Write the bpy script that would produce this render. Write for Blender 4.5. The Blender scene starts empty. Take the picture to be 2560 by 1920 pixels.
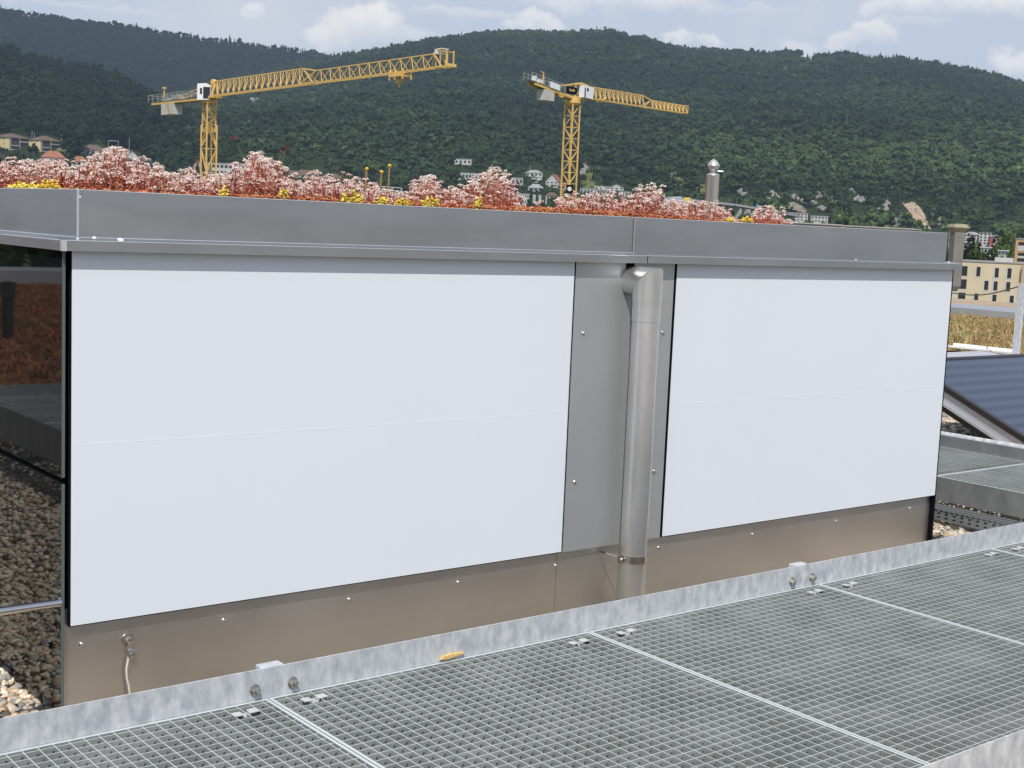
import bpy, math, random
import numpy as np
from mathutils import Matrix, Vector
random.seed(7); rng = np.random.default_rng(7)
C = bpy.context.scene.collection
S = bpy.context.scene
# ------------------------------------------------------------------ camera
E = 1.37                                   # eye height above the roof gravel
F, CX, CY = 3370.0, 1280.0, 960.0          # focal length in photo pixels
RW = np.array([[0.78702998, -0.03932997, 0.61565978],
               [-0.61548801, -0.11789204, 0.77927914],
               [0.04193237, -0.99224726, -0.1169917]])      # columns: right, down, forward
cam = bpy.data.cameras.new('camera'); co = bpy.data.objects.new('camera', cam); C.objects.link(co)
cam.sensor_width = 36; cam.lens = F / 2560 * 36; cam.clip_start = 0.05; cam.clip_end = 12000
m = Matrix.Identity(4)
for i in range(3):
    m[i][0] = RW[i, 0]; m[i][1] = -RW[i, 1]; m[i][2] = -RW[i, 2]
m[2][3] = E
co.matrix_world = m
S.camera = co
# ------------------------------------------------------------------ sky, sun, exposure
SUN = Vector((-0.49, -0.585, 1.0)).normalized()             # towards the sun
SUN_EL = math.asin(SUN.z); SUN_AZ = math.atan2(SUN.x, SUN.y)
def ray(u, v):
    d = RW @ np.array([(u - CX) / F, (v - CY) / F, 1.0]); return d
def pdir(u, v):
    d = ray(u, v); return d / np.linalg.norm(d)
W = bpy.data.worlds.new('World'); S.world = W; W.use_nodes = True
nt = W.node_tree; nt.nodes.clear()
def N(tree, t, **kw):
    n = tree.nodes.new(t)
    for k, v in kw.items():
        if k == 'inp':
            for kk, vv in v.items(): n.inputs[kk].default_value = vv
        else: setattr(n, k, v)
    return n
def mth(tree, op, a, b=None, c=None):
    n = tree.nodes.new('ShaderNodeMath'); n.operation = op
    for i, x in enumerate((a, b, c)):
        if x is None: continue
        if isinstance(x, (int, float)): n.inputs[i].default_value = x
        else: tree.links.new(x, n.inputs[i])
    return n.outputs[0]
sky = N(nt, 'ShaderNodeTexSky', sky_type='NISHITA', sun_disc=False, sun_elevation=SUN_EL, sun_rotation=SUN_AZ,
        altitude=450, air_density=1.0, dust_density=1.5, ozone_density=1.0)
SKY_STR = 0.085
tc = N(nt, 'ShaderNodeTexCoord')
gen = tc.outputs['Generated']
def wnoise(scale, detail=5, rough=0.55, vec=None):
    n = N(nt, 'ShaderNodeTexNoise', inp={'Scale': scale, 'Detail': detail, 'Roughness': rough})
    nt.links.new(vec or gen, n.inputs['Vector']); return n
nz = wnoise(22, 6, 0.6)
wv = N(nt, 'ShaderNodeVectorMath', operation='SUBTRACT'); nt.links.new(nz.outputs['Color'], wv.inputs[0]); wv.inputs[1].default_value = (.5, .5, .5)
ws = N(nt, 'ShaderNodeVectorMath', operation='SCALE'); nt.links.new(wv.outputs[0], ws.inputs[0]); ws.inputs['Scale'].default_value = 0.036
nzb = wnoise(85, 4, 0.6)
wvb = N(nt, 'ShaderNodeVectorMath', operation='SUBTRACT'); nt.links.new(nzb.outputs['Color'], wvb.inputs[0]); wvb.inputs[1].default_value = (.5, .5, .5)
wsb = N(nt, 'ShaderNodeVectorMath', operation='SCALE'); nt.links.new(wvb.outputs[0], wsb.inputs[0]); wsb.inputs['Scale'].default_value = 0.012
wab = N(nt, 'ShaderNodeVectorMath', operation='ADD'); nt.links.new(ws.outputs[0], wab.inputs[0]); nt.links.new(wsb.outputs[0], wab.inputs[1])
wa = N(nt, 'ShaderNodeVectorMath', operation='ADD'); nt.links.new(gen, wa.inputs[0]); nt.links.new(wab.outputs[0], wa.inputs[1])
wd = wa.outputs[0]
# cumulus heads standing over the ridge: (photo column, row, half width, half height, strength)
CL = [(640, 30, 34, 30, .8), (900, 60, 95, 48, .95), (830, 85, 60, 34, .8), (985, 95, 95, 26, .45), (1350, 52, 62, 32, .9), (1300, 70, 55, 20, .7),
      (1560, 0, 230, 28, .75), (1700, 96, 45, 16, .75), (1785, 102, 34, 16, .8), (2180, 96, 44, 36, .95), (2120, 112, 60, 22, .6), (2330, 8, 160, 34, .9),
      (2540, 10, 120, 38, .95), (2190, 18, 40, 26, .75), (2550, 150, 62, 34, .95), (1180, 40, 150, 18, .4), (2260, 62, 120, 14, .3), (200, 10, 230, 10, .3),
      (1900, 15, 90, 12, .25), (2000, 122, 40, 14, .6)]
up = Vector((0, 0, 1)); acc = None
for (u, v, hw, hh, st) in CL:
    c = pdir(u, v); right = np.cross(c, [0, 0, 1.0]); right /= np.linalg.norm(right); upv = np.cross(right, c)
    df = N(nt, 'ShaderNodeVectorMath', operation='SUBTRACT'); nt.links.new(wd, df.inputs[0]); df.inputs[1].default_value = tuple(c)
    dx = N(nt, 'ShaderNodeVectorMath', operation='DOT_PRODUCT'); nt.links.new(df.outputs[0], dx.inputs[0]); dx.inputs[1].default_value = tuple(right * F / hw)
    dy = N(nt, 'ShaderNodeVectorMath', operation='DOT_PRODUCT'); nt.links.new(df.outputs[0], dy.inputs[0]); dy.inputs[1].default_value = tuple(upv * F / hh)
    r2 = mth(nt, 'ADD', mth(nt, 'MULTIPLY', dx.outputs['Value'], dx.outputs['Value']), mth(nt, 'MULTIPLY', dy.outputs['Value'], dy.outputs['Value']))
    mr = N(nt, 'ShaderNodeMapRange', interpolation_type='SMOOTHSTEP', inp={'From Min': 1.45, 'From Max': 0.35, 'To Min': 0.0, 'To Max': st})
    nt.links.new(r2, mr.inputs['Value'])
    bs = N(nt, 'ShaderNodeMapRange', interpolation_type='SMOOTHSTEP', inp={'From Min': -1.15, 'From Max': .55, 'To Min': 0.12, 'To Max': 1.0}); nt.links.new(dy.outputs['Value'], bs.inputs['Value'])
    mm = mth(nt, 'MULTIPLY', mr.outputs[0], bs.outputs[0])
    acc = mm if acc is None else mth(nt, 'MAXIMUM', acc, mm)
# the rest of the sky: broken thin cloud
n2 = wnoise(5.5, 6, 0.6)
thin = N(nt, 'ShaderNodeMapRange', interpolation_type='SMOOTHSTEP', inp={'From Min': .42, 'From Max': .68, 'To Min': 0.0, 'To Max': .75}); nt.links.new(n2.outputs['Fac'], thin.inputs['Value'])
sk = N(nt, 'ShaderNodeVectorMath', operation='SCALE'); nt.links.new(sky.outputs[0], sk.inputs[0]); sk.inputs['Scale'].default_value = SKY_STR
VEIL = (0.535, 0.575, 0.67, 1); VEIL2 = (0.62, 0.625, 0.68, 1); PUFF = (0.86, 0.81, 0.78, 1)
sep = N(nt, 'ShaderNodeSeparateXYZ'); nt.links.new(gen, sep.inputs[0])
hi = N(nt, 'ShaderNodeMapRange', interpolation_type='SMOOTHSTEP', inp={'From Min': .17, 'From Max': .6, 'To Min': .78, 'To Max': .18}); nt.links.new(sep.outputs['Z'], hi.inputs['Value'])
mv = N(nt, 'ShaderNodeMix', data_type='RGBA'); nt.links.new(hi.outputs[0], mv.inputs['Factor'])
nt.links.new(sk.outputs[0], mv.inputs['A']); mv.inputs['B'].default_value = VEIL
mt = N(nt, 'ShaderNodeMix', data_type='RGBA'); nt.links.new(thin.outputs[0], mt.inputs['Factor']); nt.links.new(mv.outputs['Result'], mt.inputs['A']); mt.inputs['B'].default_value = VEIL2
n3 = wnoise(38, 5, 0.6)
pr = N(nt, 'ShaderNodeMapRange', inp={'From Min': .3, 'From Max': .7, 'To Min': .55, 'To Max': 1.05}); nt.links.new(n3.outputs['Fac'], pr.inputs['Value'])
pf = mth(nt, 'MULTIPLY', acc, pr.outputs[0])
mp = N(nt, 'ShaderNodeMix', data_type='RGBA'); nt.links.new(pf, mp.inputs['Factor']); nt.links.new(mt.outputs['Result'], mp.inputs['A']); mp.inputs['B'].default_value = PUFF
bg = N(nt, 'ShaderNodeBackground', inp={'Strength': 1.0}); nt.links.new(mp.outputs['Result'], bg.inputs['Color'])
W.cycles.sampling_method = 'MANUAL'; W.cycles.sample_map_resolution = 512
ow = N(nt, 'ShaderNodeOutputWorld'); nt.links.new(bg.outputs[0], ow.inputs['Surface'])
sl = bpy.data.lights.new('sun', 'SUN'); sl.energy = 3.4; sl.angle = math.radians(0.53); sl.color = (1.0, 0.95, 0.87)
so = bpy.data.objects.new('sun', sl); C.objects.link(so); so.rotation_euler = SUN.to_track_quat('Z', 'Y').to_euler(); so.location = (0, 0, 60)
S.view_settings.view_transform = 'Standard'; S.view_settings.look = 'None'; S.view_settings.exposure = 0.29; S.view_settings.gamma = 1.0
S.cycles.max_bounces = 6; S.cycles.diffuse_bounces = 3; S.cycles.glossy_bounces = 4; S.cycles.transparent_max_bounces = 8
S.cycles.caustics_reflective = False; S.cycles.caustics_refractive = False
# ------------------------------------------------------------------ pixel -> place helpers (photo pixels, real distances)
def at(u, v, depth):
    p = RW @ np.array([(u - CX) / F, (v - CY) / F, 1.0]) * depth; p[2] += E; return p
def on_y(u, v, y):
    r = ray(u, v); p = r * (y / r[1]); p[2] += E; return p
def on_x(u, v, x):
    r = ray(u, v); p = r * (x / r[0]); p[2] += E; return p
def on_z(u, v, z):
    r = ray(u, v); p = r * ((z - E) / r[2]); p[2] += E; return p
# ------------------------------------------------------------------ object helpers
XF = {}
def tag(o, label=None, cat=None, group=None, kind=None):
    if label: o['label'] = label
    if cat: o['category'] = cat
    if group: o['group'] = group
    if kind: o['kind'] = kind
    return o
def thing(name, label, cat, loc=(0, 0, 0), rz=0.0, group=None):
    o = bpy.data.objects.new(name, None); C.objects.link(o); o.location = loc; o.rotation_euler = (0, 0, rz); o.empty_display_size = .1
    XF[o.name] = (Matrix.Translation(Vector(loc)) @ Matrix.Rotation(rz, 4, 'Z'))
    return tag(o, label, cat, group)
def link_mesh(name, me, mat, parent=None, world=True):
    o = bpy.data.objects.new(name, me); C.objects.link(o)
    if mat is not None and len(me.materials) == 0: me.materials.append(mat)
    if parent is not None:
        o.parent = parent
        M = XF.get(parent.name)
        if M is not None and world: me.transform(M.inverted())
        if M is None and world:
            # a sub-part: its parent is a mesh that already sits in its thing's frame
            pm = XF.get('@' + parent.name)
            if pm is not None: me.transform(pm.inverted())
        XF['@' + o.name] = M if M is not None else XF.get('@' + parent.name, Matrix.Identity(4))
    return o
class MB:
    def __init__(s): s.v = []; s.f = []
    def add(s, vs, fs):
        b = len(s.v); s.v += [tuple(map(float, p)) for p in vs]; s.f += [tuple(i + b for i in f) for f in fs]; return s
    def box(s, lo, hi):
        (a, b, c), (d, e, f) = lo, hi
        return s.add([(a, b, c), (d, b, c), (d, e, c), (a, e, c), (a, b, f), (d, b, f), (d, e, f), (a, e, f)],
                     [(3, 2, 1, 0), (4, 5, 6, 7), (0, 1, 5, 4), (1, 2, 6, 5), (2, 3, 7, 6), (3, 0, 4, 7)])
    def obox(s, c, ax, ay, az):
        c, ax, ay, az = map(np.array, (c, ax, ay, az))
        P = [c + i * ax + j * ay + k * az for k in (-1, 1) for (i, j) in ((-1, -1), (1, -1), (1, 1), (-1, 1))]
        return s.add(P, [(3, 2, 1, 0), (4, 5, 6, 7), (0, 1, 5, 4), (1, 2, 6, 5), (2, 3, 7, 6), (3, 0, 4, 7)])
    def bar(s, p, q, w, h=None, up=(0, 0, 1)):
        h = w if h is None else h
        p = np.array(p, float); q = np.array(q, float); d = q - p; L = np.linalg.norm(d)
        if L < 1e-9: return s
        d /= L; u = np.array(up, float)
        if abs(d @ u) > .98: u = np.array([1.0, 0, 0])
        r = np.cross(d, u); r /= np.linalg.norm(r); u = np.cross(r, d)
        return s.obox((p + q) / 2, r * w / 2, d * L / 2, u * h / 2)
    def tube(s, pts, r, n=10, cap=True):
        pts = [np.array(p, float) for p in pts]; rs = r if isinstance(r, (list, tuple)) else [r] * len(pts)
        b = len(s.v); prev = None
        for i, p in enumerate(pts):
            d = (pts[min(i + 1, len(pts) - 1)] - pts[max(i - 1, 0)]); d /= np.linalg.norm(d)
            if prev is None:
                a = np.array([0, 0, 1.0]) if abs(d[2]) < .9 else np.array([1.0, 0, 0]); a = np.cross(d, a)
            else: a = prev - d * (prev @ d)
            a /= np.linalg.norm(a); prev = a; c = np.cross(d, a)
            for k in range(n):
                t = 2 * math.pi * k / n; s.v.append(tuple(p + rs[i] * (math.cos(t) * a + math.sin(t) * c)))
        for i in range(len(pts) - 1):
            for k in range(n):
                k2 = (k + 1) % n; s.f.append((b + i * n + k, b + i * n + k2, b + (i + 1) * n + k2, b + (i + 1) * n + k))
        if cap:
            s.f.append(tuple(b + k for k in reversed(range(n)))); e = b + (len(pts) - 1) * n; s.f.append(tuple(e + k for k in range(n)))
        return s
    def lathe(s, c, prof, n=24, axis=(0, 0, 1)):
        ax = np.array(axis, float); ax /= np.linalg.norm(ax); c = np.array(c, float)
        a = np.cross(ax, [0, 0, 1.0] if abs(ax[2]) < .9 else [1.0, 0, 0]); a /= np.linalg.norm(a); d = np.cross(ax, a); b = len(s.v)
        for (r, h) in prof:
            for k in range(n):
                t = 2 * math.pi * k / n; s.v.append(tuple(c + ax * h + r * (math.cos(t) * a + math.sin(t) * d)))
        for i in range(len(prof) - 1):
            for k in range(n):
                k2 = (k + 1) % n; s.f.append((b + i * n + k, b + i * n + k2, b + (i + 1) * n + k2, b + (i + 1) * n + k))
        s.f.append(tuple(b + k for k in reversed(range(n)))); e = b + (len(prof) - 1) * n; s.f.append(tuple(e + k for k in range(n)))
        return s
    def prism(s, poly, vec):
        vec = np.array(vec, float); n = len(poly); P = [np.array(p, float) for p in poly]
        return s.add(P + [p + vec for p in P], [tuple(reversed(range(n))), tuple(range(n, 2 * n))] + [(i, (i + 1) % n, n + (i + 1) % n, n + i) for i in range(n)])
    def build(s, name, mat, parent=None, smooth=False, bevel=0, world=True):
        me = bpy.data.meshes.new(name); me.from_pydata(s.v, [], s.f); me.update()
        import bmesh
        bm = bmesh.new(); bm.from_mesh(me); bmesh.ops.recalc_face_normals(bm, faces=bm.faces); bm.to_mesh(me); bm.free()
        o = link_mesh(name, me, mat, parent, world)
        if smooth:
            me.polygons.foreach_set('use_smooth', [True] * len(me.polygons))
            try: me.set_sharp_from_angle(angle=math.radians(38))
            except Exception: pass
        if bevel:
            md = o.modifiers.new('bevel', 'BEVEL'); md.width = bevel; md.segments = 2; md.limit_method = 'ANGLE'; md.angle_limit = math.radians(40)
        return o
def np_mesh(name, V, T, col=None, smooth=False):
    me = bpy.data.meshes.new(name); V = np.asarray(V, np.float32); T = np.asarray(T, np.int32); k = T.shape[1]
    me.vertices.add(len(V)); me.vertices.foreach_set('co', V.ravel()); me.loops.add(T.size); me.loops.foreach_set('vertex_index', T.ravel())
    me.polygons.add(len(T)); me.polygons.foreach_set('loop_start', np.arange(0, T.size, k, dtype=np.int32))
    if smooth: me.polygons.foreach_set('use_smooth', np.ones(len(T), bool))
    me.update(calc_edges=True)
    if col is not None:
        a = me.attributes.new('tint', 'FLOAT_COLOR', 'POINT'); c4 = np.ones((len(V), 4), np.float32); c4[:, :3] = col; a.data.foreach_set('color', c4.ravel())
    return me
def ico(sub=0):
    import bmesh
    bm = bmesh.new(); bmesh.ops.create_icosphere(bm, subdivisions=sub + 1, radius=1.0)
    V = np.array([v.co[:] for v in bm.verts]); T = np.array([[v.index for v in f.verts] for f in bm.faces]); bm.free(); return V, T
IC0, IC1 = ico(0), ico(1)
def scatter(base, pos, scl, rot=None, jitter=0.0):
    """copies of a small mesh: pos (n,3), scl (n,3), rot (n,3,3)"""
    V, T = base; n = len(pos)
    VV = np.repeat(V[None], n, 0)
    if jitter: VV = VV * (1 + jitter * rng.standard_normal((n, len(V), 1)))
    VV = VV * scl[:, None, :]
    if rot is not None: VV = np.einsum('nij,nvj->nvi', rot, VV)
    VV = VV + pos[:, None, :]
    TT = T[None] + (np.arange(n) * len(V))[:, None, None]
    return VV.reshape(-1, 3), TT.reshape(-1, T.shape[1])
def randrot(n, tilt=1.0):
    a = rng.uniform(0, 2 * np.pi, n); b = rng.uniform(-tilt, tilt, n); c = rng.uniform(-tilt, tilt, n)
    ca, sa, cb, sb, cc, sc = np.cos(a), np.sin(a), np.cos(b), np.sin(b), np.cos(c), np.sin(c)
    Z = np.zeros((n, 3, 3)); Z[:, 0, 0] = ca; Z[:, 0, 1] = -sa; Z[:, 1, 0] = sa; Z[:, 1, 1] = ca; Z[:, 2, 2] = 1
    X = np.zeros((n, 3, 3)); X[:, 0, 0] = 1; X[:, 1, 1] = cb; X[:, 1, 2] = -sb; X[:, 2, 1] = sb; X[:, 2, 2] = cb
    Y = np.zeros((n, 3, 3)); Y[:, 1, 1] = 1; Y[:, 0, 0] = cc; Y[:, 0, 2] = sc; Y[:, 2, 0] = -sc; Y[:, 2, 2] = cc
    return Z @ X @ Y
def merge(parts):
    Vs, Ts, Cs, b = [], [], [], 0
    for V, T, c in parts:
        Vs.append(V); Ts.append(T + b); b += len(V)
        c = np.asarray(c, float); Cs.append(np.repeat(c[None], len(V), 0) if c.ndim == 1 else c)
    return np.concatenate(Vs), np.concatenate(Ts), np.concatenate(Cs)
# ------------------------------------------------------------------ materials
def mat(name, col, rough=.5, metal=0.0, spec=.5, var=0.0, vscale=5.0, vstretch=(1, 1, 1), bump=0.0, bscale=40.0, bstretch=(1, 1, 1), col2=None, attr=False, rvar=0.0, detail=6):
    M = bpy.data.materials.new(name); M.use_nodes = True; t = M.node_tree; b = t.nodes['Principled BSDF']
    b.inputs['Roughness'].default_value = rough; b.inputs['Metallic'].default_value = metal; b.inputs['Specular IOR Level'].default_value = spec
    b.inputs['Base Color'].default_value = (*col, 1)
    tc = t.nodes.new('ShaderNodeTexCoord'); src = None
    if attr:
        a = t.nodes.new('ShaderNodeAttribute'); a.attribute_name = 'tint'; src = a.outputs['Color']
    if var or col2 is not None:
        mp_ = t.nodes.new('ShaderNodeMapping'); mp_.inputs['Scale'].default_value = vstretch; t.links.new(tc.outputs['Object'], mp_.inputs['Vector'])
        n = t.nodes.new('ShaderNodeTexNoise'); n.inputs['Scale'].default_value = vscale; n.inputs['Detail'].default_value = detail; n.inputs['Roughness'].default_value = .65
        t.links.new(mp_.outputs[0], n.inputs['Vector'])
        r = t.nodes.new('ShaderNodeMapRange'); r.inputs['From Min'].default_value = .3; r.inputs['From Max'].default_value = .7; t.links.new(n.outputs['Fac'], r.inputs['Value'])
        if col2 is not None:
            x = t.nodes.new('ShaderNodeMix'); x.data_type = 'RGBA'; x.inputs['A'].default_value = (*col, 1); x.inputs['B'].default_value = (*col2, 1); t.links.new(r.outputs[0], x.inputs['Factor'])
            src = x.outputs['Result']
        else:
            r.inputs['To Min'].default_value = 1 - var; r.inputs['To Max'].default_value = 1 + var
            x = t.nodes.new('ShaderNodeVectorMath'); x.operation = 'SCALE'
            if src is not None: t.links.new(src, x.inputs[0])
            else: x.inputs[0].default_value = col
            t.links.new(r.outputs[0], x.inputs['Scale']); src = x.outputs[0]
        if rvar:
            rr = t.nodes.new('ShaderNodeMapRange'); rr.inputs['From Min'].default_value = .3; rr.inputs['From Max'].default_value = .7
            rr.inputs['To Min'].default_value = rough - rvar; rr.inputs['To Max'].default_value = rough + rvar
            t.links.new(n.outputs['Fac'], rr.inputs['Value']); t.links.new(rr.outputs[0], b.inputs['Roughness'])
    if src is not None: t.links.new(src, b.inputs['Base Color'])
    if bump:
        mp2 = t.nodes.new('ShaderNodeMapping'); mp2.inputs['Scale'].default_value = bstretch; t.links.new(tc.outputs['Object'], mp2.inputs['Vector'])
        n2 = t.nodes.new('ShaderNodeTexNoise'); n2.inputs['Scale'].default_value = bscale; n2.inputs['Detail'].default_value = 4; t.links.new(mp2.outputs[0], n2.inputs['Vector'])
        bp = t.nodes.new('ShaderNodeBump'); bp.inputs['Strength'].default_value = 1.0; bp.inputs['Distance'].default_value = bump
        t.links.new(n2.outputs['Fac'], bp.inputs['Height']); t.links.new(bp.outputs[0], b.inputs['Normal'])
    return M
M = {}
M['steel'] = mat('brushed_stainless', (.50, .51, .525), .36, .97, var=.06, vscale=3, vstretch=(1, 1, 4), bump=.0012, bscale=2.2, rvar=.04)
M['skirt'] = mat('stainless_skirt', (.70, .68, .65), .38, .95, var=.05, vscale=2, bump=.0030, bscale=1.6, rvar=.05)
M['alu'] = mat('coated_sheet', (.475, .495, .505), .48, .6, var=.05, vscale=2, bump=.0015, bscale=1.8)
M['pipe'] = mat('pipe_stainless', (.74, .74, .73), .36, .9, var=.09, vscale=9, vstretch=(1, 1, .25), rvar=.07)
M['bright'] = mat('polished_steel', (.75, .74, .72), .16, 1.0)
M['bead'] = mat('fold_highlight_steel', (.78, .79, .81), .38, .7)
M['bolt'] = mat('bolt_steel', (.58, .55, .49), .3, 1.0, var=.15, vscale=60)
M['white'] = mat('white_glass_panel', (.745, .795, .865), .22, 0, .35, var=.012, vscale=2.0)
M['joint'] = mat('white_joint', (.84, .875, .915), .4)
M['black'] = mat('black_gap', (.008, .008, .012), .9, 0, .04)
M['glass'] = mat('dark_glass', (.010, .012, .012), .02, 0, .33)
M['gedge'] = mat('glass_edge', (.10, .13, .13), .2, 0, .5)
M['galv'] = mat('galvanised_plate', (.36, .395, .43), .48, .15, col2=(.73, .75, .78), vscale=34, vstretch=(1, 1, .55), bump=.0004, bscale=60, detail=9)
M['galvd'] = mat('galvanised_dull', (.20, .22, .23), .5, .35, col2=(.36, .38, .39), vscale=9, vstretch=(1, 1, .5), detail=9)
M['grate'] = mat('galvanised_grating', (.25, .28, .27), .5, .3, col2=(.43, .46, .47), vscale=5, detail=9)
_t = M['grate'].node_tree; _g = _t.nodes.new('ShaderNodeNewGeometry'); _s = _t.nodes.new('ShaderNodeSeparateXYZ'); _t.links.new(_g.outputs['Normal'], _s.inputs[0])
_m = _t.nodes.new('ShaderNodeMath'); _m.operation = 'GREATER_THAN'; _m.inputs[1].default_value = .7; _t.links.new(_s.outputs['Z'], _m.inputs[0])   # upward faces mixed brighter: sun on the bar tops put into the colour
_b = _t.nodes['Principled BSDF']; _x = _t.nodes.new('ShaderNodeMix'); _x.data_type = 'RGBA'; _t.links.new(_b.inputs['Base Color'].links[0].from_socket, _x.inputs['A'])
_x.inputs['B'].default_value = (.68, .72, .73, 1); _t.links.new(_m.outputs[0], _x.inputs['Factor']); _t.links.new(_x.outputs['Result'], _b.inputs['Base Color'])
M['clip'] = mat('zinc_clip', (.66, .68, .68), .4, .3, var=.1, vscale=90)
M['ochre'] = mat('dried_foam', (.72, .50, .20), .9, 0, .2, var=.2, vscale=120)
M['gravel'] = mat('gravel_base', (.36, .30, .23), .95, 0, .2, var=.6, vscale=45, bump=.012, bscale=38)
M['pebble'] = mat('pebble', (.5, .45, .38), .75, 0, .3, attr=True, var=.12, vscale=60)
M['plant'] = mat('plant_tissue', (.5, .3, .2), .8, 0, .2, attr=True)
M['soil'] = mat('roof_soil', (.22, .10, .05), .95, 0, .2, var=.4, vscale=30)
M['yellow'] = mat('crane_yellow', (.70, .46, .15), .5, 0, .4, var=.10, vscale=.6)
M['cabw'] = mat('cab_white', (.78, .79, .80), .4)
M['cabglass'] = mat('cab_glass', (.015, .02, .022), .08, 0, .6)
M['cw'] = mat('counterweight_concrete', (.50, .49, .45), .85, 0, .2, var=.12, vscale=.8)
M['cgrey'] = mat('crane_grey', (.42, .43, .42), .6, .3)
M['blue'] = mat('stripe_blue', (.06, .13, .45), .5)
M['stone'] = mat('grey_stone', (.20, .20, .18), .85, 0, .2, var=.15, vscale=6)
M['stonecap'] = mat('cap_stone', (.30, .275, .20), .85, 0, .2, var=.15, vscale=8)
M['concrete'] = mat('pale_concrete', (.42, .41, .38), .9, 0, .2, var=.18, vscale=5)
M['vent'] = mat('spun_aluminium', (.62, .625, .63), .34, .6, var=.06, vscale=9, vstretch=(1, 1, .3))
M['frame'] = mat('collector_frame', (.035, .03, .03), .35, .2, .5)
M['rail'] = mat('anodised_rail', (.62, .64, .68), .35, .6, var=.05, vscale=3)
M['zinc'] = mat('zinc_sheet', (.46, .48, .52), .4, .5, var=.08, vscale=1.2)
M['whitetrim'] = mat('white_trim', (.80, .80, .78), .4)
# ------------------------------------------------------------------ grating walkway in front
GZ = E - 1.135                                                    # top of the grating
WY, WR = 2.747, 0.0095                                            # far toe board, its slight turn against the box
PITCH = 1.0165; GD = 1.222
def walk(lx, ly, z=0.0):                                          # walkway frame -> world
    return np.array([0.86 + lx * math.cos(WR) - ly * math.sin(WR), WY + lx * math.sin(WR) + ly * math.cos(WR), GZ + z])
ww = thing('grating_walkway', 'galvanised walkway frame with toe boards bolted along both sides in the foreground', 'walkway', tuple(walk(0, 0)), WR)
L0, L1 = -2.45, 6.9
mb = MB().box((L0, .0015, -.10), (L1, .0055, .074)); kp = mb.build('toe_board', M['galv'], ww, world=False)
kp['label'] = 'toe board between the grating and the white box'
mb = MB().box((L0, -GD - .006, -.10), (L1, -GD - .002, .074)); k2 = mb.build('toe_board', M['galv'], ww, world=False)
k2['label'] = 'nearest toe board in the bottom right corner'
for x in np.arange(-2.2, 6.8, 1.8):
    MB().box((x, -GD, -.075), (x + .05, 0, -.034)).build('cross_beam', M['galvd'], ww, world=False)
    for y in (-.12, -GD + .12): MB().box((x, y - .03, -GZ + .0), (x + .05, y + .03, -.076)).build('support_foot', M['galvd'], ww, world=False)
BX = [(on_y(640, 1727, WY)[0] - .86, on_y(640, 1727, WY)[2] - GZ), (on_y(735, 1707, WY)[0] - .86, .026),
      (on_y(1995, 1450, WY)[0] - .86, .034), (on_y(2046, 1440, WY)[0] - .86, .034)]
for (x, z) in BX:
    z = .027
    mb = MB().lathe((x, .0010, z), [(.0135, 0), (.0135, .003)], 18, (0, -1, 0)).lathe((x, -.0015, z), [(.0105, 0), (.0108, .009), (.0095, .0115), (.0045, .0130)], 6, (0, -1, 0))
    mb.build('bolt', M['bolt'], ww, smooth=False, world=False)
for x in (BX[0][0] + .048, BX[2][0] + .048):
    MB().box((x - .030, .0058, -.09), (x + .030, .034, .0765)).build('splice_bracket', M['galv'], ww, bevel=.002, world=False)
def grating_mesh(w, d):
    g = MB(); t = .0020; p = .0329
    # frame
    for a in ((0, -.008, w, 0), (0, -d, w, -d + .008)): g.box((a[0], a[1], -.006), (a[2], a[3], 0.0005))
    g.box((0, -d + .008, -.006), (.008, -.008, 0.0005)); g.box((w - .008, -d + .008, -.006), (w, -.008, 0.0005))
    ys = [-.021 - p * k for k in range(int((d - .03) / p))]; xs = [.008 + p * (k + 1) for k in range(int((w - .02) / p))]
    for x in xs: g.box((x - t / 2, -d + .008, -.031), (x + t / 2, -.008, 0))
    e0 = [.008] + xs + [w - .008]
    for y in ys:
        for a, b in zip(e0[:-1], e0[1:]):
            g.box((a + t / 2, y - t / 2, -.008), (b - t / 2, y + t / 2, -.0004))
            if b - a > .012: g.box((a + t / 2, y - t / 2, -.027), (b - t / 2 - .0062, y + t / 2, -.008))
    return g
def clip_mesh():
    c = MB(); th = .0016
    for s in (-1, 1):
        c.obox((s * .0210, s * .002, .0022), (.0115, 0, .0003 * s), (0, .0115, 0), (0, 0, .0011))
        c.obox((s * .0095, 0, -.003), (.0009, 0, 0), (0, .0075, 0), (0, 0, .0045))
    c.box((-.0100, -.0075, -.0075), (.0100, .0075, -.0062))
    c.lathe((0, 0, -.0062), [(.0050, 0), (.0050, .0035), (.0035, .0045)], 8)
    return c
gm = None
LAB = {-2: 'galvanised grating panel outside the left edge of the photo', -1: 'galvanised grating panel in the bottom left corner, the nearest of the walkway',
       0: 'galvanised grating panel right of the double seam, below the left bolts of the toe board', 1: 'galvanised grating panel in the middle right, below the rain pipe and the right bolts',
       2: 'galvanised grating panel beyond the right bolts of the toe board', 3: 'farthest galvanised grating panel, only its corner in the frame at the right', 4: 'galvanised grating panel beyond the right edge of the photo'}
x0 = 1.478 - .86
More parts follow.
